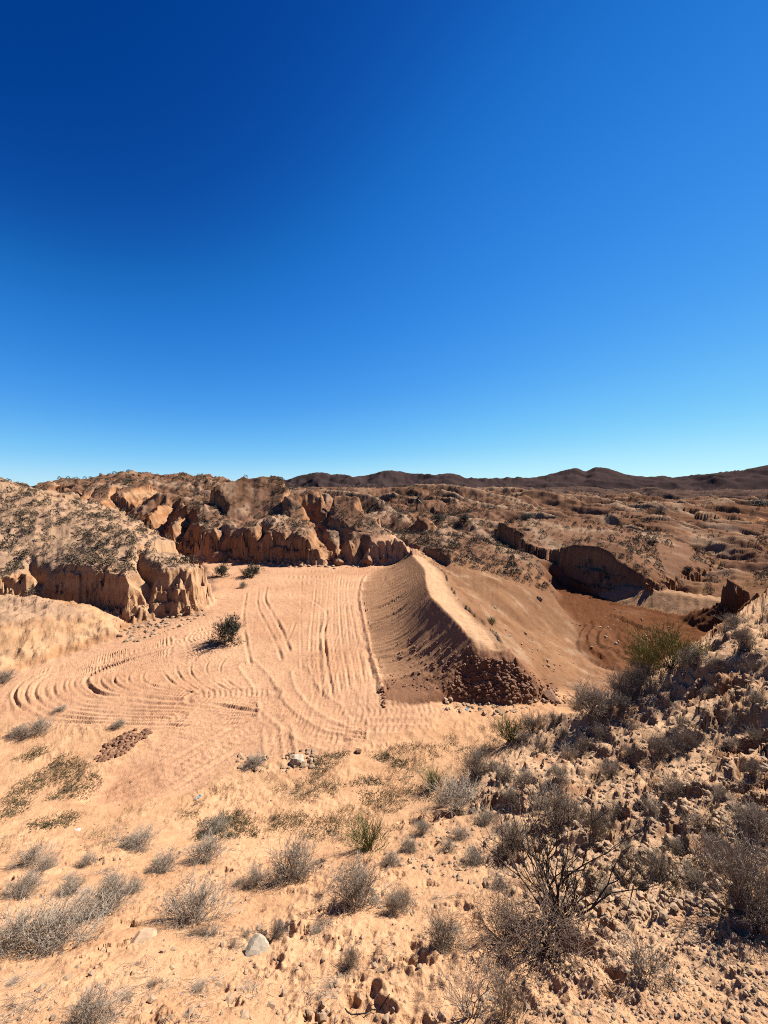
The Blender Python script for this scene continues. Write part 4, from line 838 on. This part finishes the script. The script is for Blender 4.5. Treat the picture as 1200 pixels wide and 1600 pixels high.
for k in range(len(ca_)):
    c = ci[k]; j = int(np.searchsorted(LY[c], cl_[k])); j = min(max(j, 1), NR - 2); rg_ = GREG[c, j]
    if rg_ not in (3, 4, 0, 1): continue
    if rg_ != 3 and (cl_[k] < math.log(23) or (cl_[k] < math.log(26) and GX[c, j] < 3)): continue
    if SOIL['fl'][c, j] > .1 or SOIL['ws'][c, j] > .1 or SOIL['cliff'][c, j] > .3 or SOIL['bank'][c, j] > .3: continue
    x, y = GX[c, j], GY[c, j]; dn = max(.05, .5 + .9 * float(pn(x / (y * .12), y / (y * .12), 77)))
    if rr.uniform() > dn * (.6 if rg_ != 3 else .34): continue
    if abs(GZ[c, j + 1] - GZ[c, j - 1]) / max(GY[c, j + 1] - GY[c, j - 1], 1e-3) > 1.6: continue
    vis = GVV[c, j] <= GVV[c, :j].min() + 1.5 if j > 2 else True
    if not vis: continue
    s = rr.lognormal(-1.35 if rg_ == 3 else -1.3, .4) * (1 if y < 30 else (y / 30) ** .42); cand.append((x, y, GZ[c, j], s, rg_, s / y))
rr.shuffle(cand); cand = cand[:4200]
cand.sort(key=lambda t: -t[5])
cm = [mesh_np("scrub clump", *c, M_SCRUB) for c in CL]
for k, (x, y, z, s, rg_, q) in enumerate(cand[:290]):
    o = obj("scrub_bush", cm[k % 5], None, (x, y, z - .03 * s)); o.rotation_euler = (0, 0, k * 1.7); o.scale = (s, s, s * (.75 + .35 * ((k * 7) % 5) / 4))
    if rg_ == 3: tag(o, "small dark scrub bush among many on the sandy mound with the fluted cliff", "scrub bush", "scrub bushes on the sandy mound")
    else: tag(o, "small dark scrub bush among many on the badland hills behind the floor", "scrub bush", "scrub bushes on the badland hills")
vf = []
for k, (x, y, z, s, rg_, q) in enumerate(cand[290:]):
    V, f = CL[k % 5]; a = k * 1.3; c_, s_ = math.cos(a), math.sin(a); vf.append((np.stack([V[:, 0] * c_ - V[:, 1] * s_, V[:, 0] * s_ + V[:, 1] * c_, V[:, 2] * .92], 1) * s + [x, y, z - .03 * s], f))
tag(obj("scrub", mesh_np("scrub", *join(*vf), M_SCRUB)), "far scattered scrub dotting the badland hills", None, None, 'stuff')

# ------------------------------------------------------------------ stones, clods, grit
def ico(seed):
    t = (1 + 5 ** .5) / 2; V = np.array([(-1, t, 0), (1, t, 0), (-1, -t, 0), (1, -t, 0), (0, -1, t), (0, 1, t), (0, -1, -t), (0, 1, -t), (t, 0, -1), (t, 0, 1), (-t, 0, -1), (-t, 0, 1)], float); V /= np.linalg.norm(V[0])
    Fc = np.array([(0, 11, 5), (0, 5, 1), (0, 1, 7), (0, 7, 10), (0, 10, 11), (1, 5, 9), (5, 11, 4), (11, 10, 2), (10, 7, 6), (7, 1, 8), (3, 9, 4), (3, 4, 2), (3, 2, 6), (3, 6, 8), (3, 8, 9), (4, 9, 5), (2, 4, 11), (6, 2, 10), (8, 6, 7), (9, 8, 1)])
    rr = np.random.default_rng(seed); return V * rr.uniform(.55, 1.15, (12, 1)), Fc
STN = [ico(500 + k) for k in range(8)]
def stones(name, pts, mat, label):
    vf = []
    for k, (x, y, z, s) in enumerate(pts):
        V, f = STN[k % 8]; r_ = np.random.default_rng(k + 9); q = np.linalg.qr(r_.normal(0, 1, (3, 3)))[0]; V2 = (V @ q) * (s * np.array([r_.uniform(.8, 1.3), r_.uniform(.8, 1.3), r_.uniform(.5, .9)])) ; vf.append((V2 + [x, y, z + s * .12], f))
    tag(obj(name, mesh_np(name, *join(*vf), mat)), label, None, None, 'stuff')
def scatter_px(poly, n, seed, smin_, smax_, pw=2.5):
    rr = np.random.default_rng(seed); P = np.array(poly, float); o = []; lo, hi = P.min(0), P.max(0)
    while len(o) < n:
        u, v = rr.uniform(lo, hi)
        if sd_poly(np.array([u]), np.array([v]), poly)[0] < 0: continue
        p = pick(u, v)
        o.append((p.x, p.y, p.z, smin_ + (smax_ - smin_) * rr.uniform() ** pw))
    return o
HILL = [(600, 1350), (760, 1200), (900, 1115), (980, 1070), (1060, 1035), (1120, 985), (1199, 940), (1199, 1420), (1000, 1440), (800, 1400)]
stones("gravel", scatter_px(HILL, 4300, 1, .005, .036, 3.4) + scatter_px([(900, 1430), (1199, 1410), (1199, 1599), (700, 1599)], 1900, 2, .003, .016, 3.4), M_GRIT, "loose pale stones strewn over the hillside beside the viewer")
stones("clods", scatter_px([(715, 1045), (740, 1024), (800, 1035), (835, 1075), (840, 1092), (770, 1098), (715, 1092), (700, 1075)], 1700, 3, .006, .075, 5) + scatter_px([(715, 1060), (790, 1050), (800, 1095), (715, 1094)], 420, 4, .012, .10, 5) + scatter_px([(800, 1040), (850, 1060), (900, 1102), (800, 1100)], 300, 41, .01, .08, 3.5) + scatter_px([(620, 1000), (740, 1010), (720, 1085), (605, 1075)], 500, 14, .008, .05, 3)
       + scatter_px([(150, 1185), (165, 1165), (195, 1145), (238, 1140), (232, 1150), (190, 1180), (160, 1192)], 420, 5, .01, .07, 2.6) + scatter_px([(590, 1076), (600, 1074), (602, 1106), (595, 1106)], 30, 6, .02, .07), M_CLOD, "broken red earth clods heaped at the end of the bank")
stones("rubble", scatter_px([(715, 1045), (740, 1026), (800, 1037), (835, 1078), (830, 1098), (720, 1098)], 190, 42, .008, .05, 3) + scatter_px([(190, 985), (310, 945), (330, 955), (300, 975), (210, 1005), (180, 1005)], 160, 7, .02, .13, 2.5) + scatter_px([(240, 870), (520, 878), (600, 872), (620, 880), (520, 892), (300, 880)], 130, 8, .04, .22, 2.5)
       + scatter_px([(440, 1175), (490, 1170), (500, 1200), (440, 1210)], 70, 9, .015, .08, 2) + scatter_px([(370, 1180), (420, 1180), (420, 1205), (370, 1205)], 60, 10, .015, .07, 2) + scatter_px([(690, 1095), (800, 1092), (870, 1095), (780, 1120), (690, 1112)], 140, 11, .015, .09, 2.5)
       + scatter_px([(0, 1270), (600, 1210), (700, 1420), (700, 1599), (0, 1599)], 900, 12, .004, .026, 3) + scatter_px([(870, 955), (1000, 950), (1060, 985), (980, 1030), (905, 1010)], 90, 13, .02, .10, 3) + scatter_px([(760, 930), (850, 990), (900, 1040), (880, 1070), (800, 1010), (740, 950)], 60, 15, .015, .09, 3), M_GRIT, "loose earth crumbs fallen from the cliffs and banks")
def rock(u, v, wpx, mat, label, name="rock", cat="rock", group=None, flat=.7, seed=1, sub=3):
    """one stone with facets and chips"""
    import bmesh
    p = pick(u, v); s = wpx / F * p.y * .5; bm = bmesh.new(); bmesh.ops.create_icosphere(bm, subdivisions=sub, radius=1.0); rr = random.Random(seed)
    cuts = [(Vector((rr.gauss(0, 1), rr.gauss(0, 1), rr.gauss(0, .8))).normalized(), rr.uniform(.66, .95)) for _ in range(26)]
    for vt in bm.verts:
        c = vt.co
        for nrm, dd in cuts:
            e = c.dot(nrm) - dd
            if e > 0: c -= nrm * e
        c += c.normalized() * (.09 * float(pn(c.x * 2.3 + seed, c.y * 2.3 + c.z * 2, 5)) + .02 * float(pn(c.x * 9 + seed, c.y * 9 + c.z * 7, 6)))
        c.z *= flat
    me = bpy.data.meshes.new(name); bm.to_mesh(me); bm.free(); me.shade_flat(); me.materials.append(mat); o = obj(name, me, None, (p.x, p.y, p.z + s * flat * .3)); o.scale = (s, s, s); o.rotation_euler = (rr.uniform(-.2, .2), rr.uniform(-.2, .2), rr.uniform(0, 6))
    return tag(o, label, cat, group)
rock(400, 1486, 40, M_ROCK, "pale angular rock alone on the bare sand", flat=.55, seed=34)
rock(222, 1470, 40, M_GRIT, "flat sandy stone half buried below the broad grey dome shrub", flat=.35, seed=5)
rock(463, 1194, 26, M_ROCK, "white rock among clods at the lower end of the vertical track marks", seed=7)
rock(560, 1175, 13, M_CLOD, "small dark stone lying alone below the curved track", seed=9)
rock(396, 1194, 18, M_CLOD, "brown clod beside the vertical track marks", seed=11)
rock(340, 876, 40, M_ORANGE, "large earth block fallen at the foot of the far cliff", "boulder", "boulder", flat=.55, seed=13)
rock(575, 880, 16, M_ORANGE, "crumbled earth pillar at the foot of the dark knoll", "boulder", "boulder", flat=1.1, seed=15)
rock(530, 882, 20, M_ORANGE, "rounded earth lump left of the crumbled pillar under the dark knoll", "boulder", "boulder", flat=.8, seed=17)
rock(600, 876, 12, M_ORANGE, "small earth lump right of the crumbled pillar under the dark knoll", "boulder", "boulder", flat=.9, seed=19)
rock(842, 938, 12, M_CLOD, "dark red rock on the right slope of the earth bank", seed=23)
rock(860, 1090, 24, M_CLOD, "dark earth chunk at the right corner of the bank end", seed=25, flat=.6)
rock(975, 1518, 14, M_CLOD, "dark stone left of the pale bleached shrub", seed=27)
rock(1068, 1040, 18, M_GRIT, "pale stone on the skyline of the stony spur", seed=29)

# ------------------------------------------------------------------ small things lying about
def crumple(name, u, v, wpx, mat, label, cat, seed, stretch=1.0):
    p = pick(u, v); s = wpx / F * p.y; n = 12; g = np.linspace(-.5, .5, n); a, b = np.meshgrid(g, g, indexing='ij'); h = .16 * np.abs(pn(a * 4 + seed, b * 4, 3)) + .05 * pn(a * 9, b * 9 + seed, 4) + .05
    V = np.stack([a * (1 + .4 * b), b * stretch + .1 * pn(a * 3, b * 3 + seed, 5), h], -1).reshape(-1, 3) * s; V2 = V.copy(); V2[:, 2] -= .012 * s + .001; i = np.arange(n * n).reshape(n, n)
    q = np.stack([i[:-1, :-1], i[1:, :-1], i[1:, 1:], i[:-1, 1:]], -1).reshape(-1, 4); ring = np.concatenate([i[:, 0], i[-1, 1:], i[-2::-1, -1], i[0, -2:0:-1]]); r2 = np.roll(ring, -1); side = np.stack([ring, ring + n * n, r2 + n * n, r2], 1)
    o = obj(name, mesh_np(name, np.concatenate([V, V2]), np.concatenate([q, q[:, ::-1] + n * n, side]), mat), None, (p.x, p.y, p.z)); o.rotation_euler = (0, 0, seed); return tag(o, label, cat)
crumple("plastic_scrap", 309, 1249, 10, M_BLUE, "pale blue plastic scrap on the sand below the track fork", "litter", 1.2, .5)
crumple("plastic_scrap", 122, 1299, 8, M_WHITE, "white plastic scrap with a dark edge above the grey shrubs", "litter", 2.7, .6)
crumple("plastic_scrap", 730, 1110, 8, M_BLUE, "small bluish scrap at the foot of the clod heap", "litter", 4.1, .7)
def stick(u, v, lpx, ang, r, label, mat, seed):
    p = pick(u, v); L = lpx / F * p.y; rr_ = np.random.default_rng(seed); n = 9; t = np.linspace(-.5, .5, n); dirx, diry = math.cos(ang), math.sin(ang)
    Q = []
    for s in t:
        x, y = p.x + dirx * s * L + rr_.normal(0, .03) * L, p.y + diry * s * L + rr_.normal(0, .03) * L; Q.append((x, y, ground(x, y) + r * 1.2 + rr_.uniform(0, .03) * L))
    Q = np.array(Q); ra = np.linspace(r, r * .5, n); a = tubes(Q[:-1], Q[1:], ra[:-1], ra[1:], 6); m = 4; f = tubes([Q[m], Q[m] + (.1 * L, .08 * L, .05 * L)], [Q[m] + (.1 * L, .08 * L, .05 * L), Q[m] + (.22 * L, .1 * L, .08 * L)], [r * .6, r * .5], [r * .5, r * .2], 6)
    o = obj("stick", mesh_np("stick", *join(a, f), mat)); return tag(o, label, "stick")
stick(572, 1586, 74, .1, .004, "charred black forked stick at the edge of a hollow in the sand", M_BLACK, 3)
stick(308, 1256, 20, .8, .006, "pale broken stick beside the blue plastic scrap", M_PALE, 5)
stick(335, 1288, 26, -.3, .006, "dark dry stick by the dusty green shrub", M_BARK, 7)
stick(655, 1210, 70, .55, .006, "long pale stick pointing at the small green broom bush", M_PALE, 9)

# ------------------------------------------------------------------ grass and low herbs
def blades(name, pts, mat, label, nb, hmin, hmax, lean=.5, w=.003, seed=1):
    rr = np.random.default_rng(seed); P = np.array(pts)[:, :3]; n = len(P) * nb; B = np.repeat(P, nb, 0) + np.concatenate([rr.normal(0, .05, (n, 2)), np.zeros((n, 1)) - .005], 1)
    h = rr.uniform(hmin, hmax, (n, 1)); d = np.concatenate([rr.normal(0, lean, (n, 2)), np.ones((n, 1))], 1); d /= np.linalg.norm(d, axis=1, keepdims=True); m = B + d * h * .55; d2 = d + np.concatenate([rr.normal(0, lean * .6, (n, 2)), np.zeros((n, 1))], 1); tp = m + d2 / np.linalg.norm(d2, axis=1, keepdims=True) * h * .5
    a = tubes(B, m, np.full(n, w), np.full(n, w * .8)); b = tubes(m, tp, np.full(n, w * .8), np.full(n, w * .3)); tag(obj(name, mesh_np(name, *join(a, b), mat)), label, None, None, 'stuff')
def patchy(poly, n, seed, lam=22, cut=.0):
    return [t for t in scatter_px(poly, n, seed, 0, 1) if float(pn(t[0] / .9, t[1] / .9, seed)) > cut]
Z1 = [(560, 1180), (660, 1160), (780, 1130), (820, 1120), (760, 1190), (690, 1260), (620, 1300), (520, 1320), (420, 1300), (430, 1230), (520, 1200)]
Z2 = [(0, 1270), (100, 1290), (330, 1235), (420, 1210), (460, 1230), (430, 1310), (250, 1330), (100, 1330), (0, 1340)]
blades("dry_grass", patchy(Z1, 1800, 21) + patchy(Z2, 900, 22, cut=.15) + patchy(HILL, 900, 23, cut=.2), M_STRAW, "thin dry grass in patches at the foot of the slopes", 7, .02, .10, .6, .0022, 3)
blades("low_herbs", patchy([(0, 1205), (60, 1165), (130, 1190), (160, 1222), (130, 1255), (110, 1295), (0, 1300)], 1150, 24, cut=-.1) + patchy(Z1, 1500, 25, cut=.1) + patchy([(280, 1275), (380, 1270), (400, 1310), (300, 1315)], 350, 26, cut=-.2) + patchy([(480, 1185), (560, 1170), (640, 1190), (600, 1230), (500, 1230)], 700, 27, cut=-.1), M_MAT, "low dull green herbs in patches on the sand", 9, .015, .06, 1.2, .004, 5)

# small tufts between the larger shrubs, and dead twigs lying under them
rr = np.random.default_rng(77); _sz = {'n': 0}
for (x, y, z, q) in scatter_px([(0, 1310), (250, 1260), (420, 1230), (700, 1290), (740, 1420), (640, 1560), (380, 1599), (0, 1599)], 46, 31, .06, .20, 1.6):
    q = min(q, .04 * y)
    plant_at('tuft' if _sz['n'] % 3 else 'brown', Vector((x, y, z)), q * 1.2, q * rr.uniform(.5, .9), "tiny dry tuft on the open sand between the larger grey shrubs", "tiny tufts on the sandy slope"); _sz['n'] += 1
P0, P1 = [], []
for ob in [b for b in bpy.data.objects if b.get('category') in ('shrub', 'bush') and b.type == 'EMPTY' and b.location.y < 9]:
    n = 30; w = max(.12, .55 * ob.scale.x * 1.4)
    for k in range(n):
        a, r_, L, t = rr.uniform(0, 6.28), w * rr.uniform(.1, 1.25) ** .8, rr.uniform(.02, .11), rr.uniform(0, 6.28); x, y = ob.location.x + r_ * math.cos(a), ob.location.y + r_ * math.sin(a)
        if y < .8: continue
        x2, y2 = x + L * math.cos(t), y + L * math.sin(t); P0.append((x, y, ground(x, y) + .004)); P1.append((x2, y2, ground(x2, y2) + .006 + rr.uniform(0, .012)))
n = len(P0); tag(obj("twig_litter", mesh_np("twig litter", *tubes(P0, P1, np.full(n, .0013), np.full(n, .0008)), M_TWIG)), "dead twigs lying on the ground around the shrubs", None, None, 'stuff')
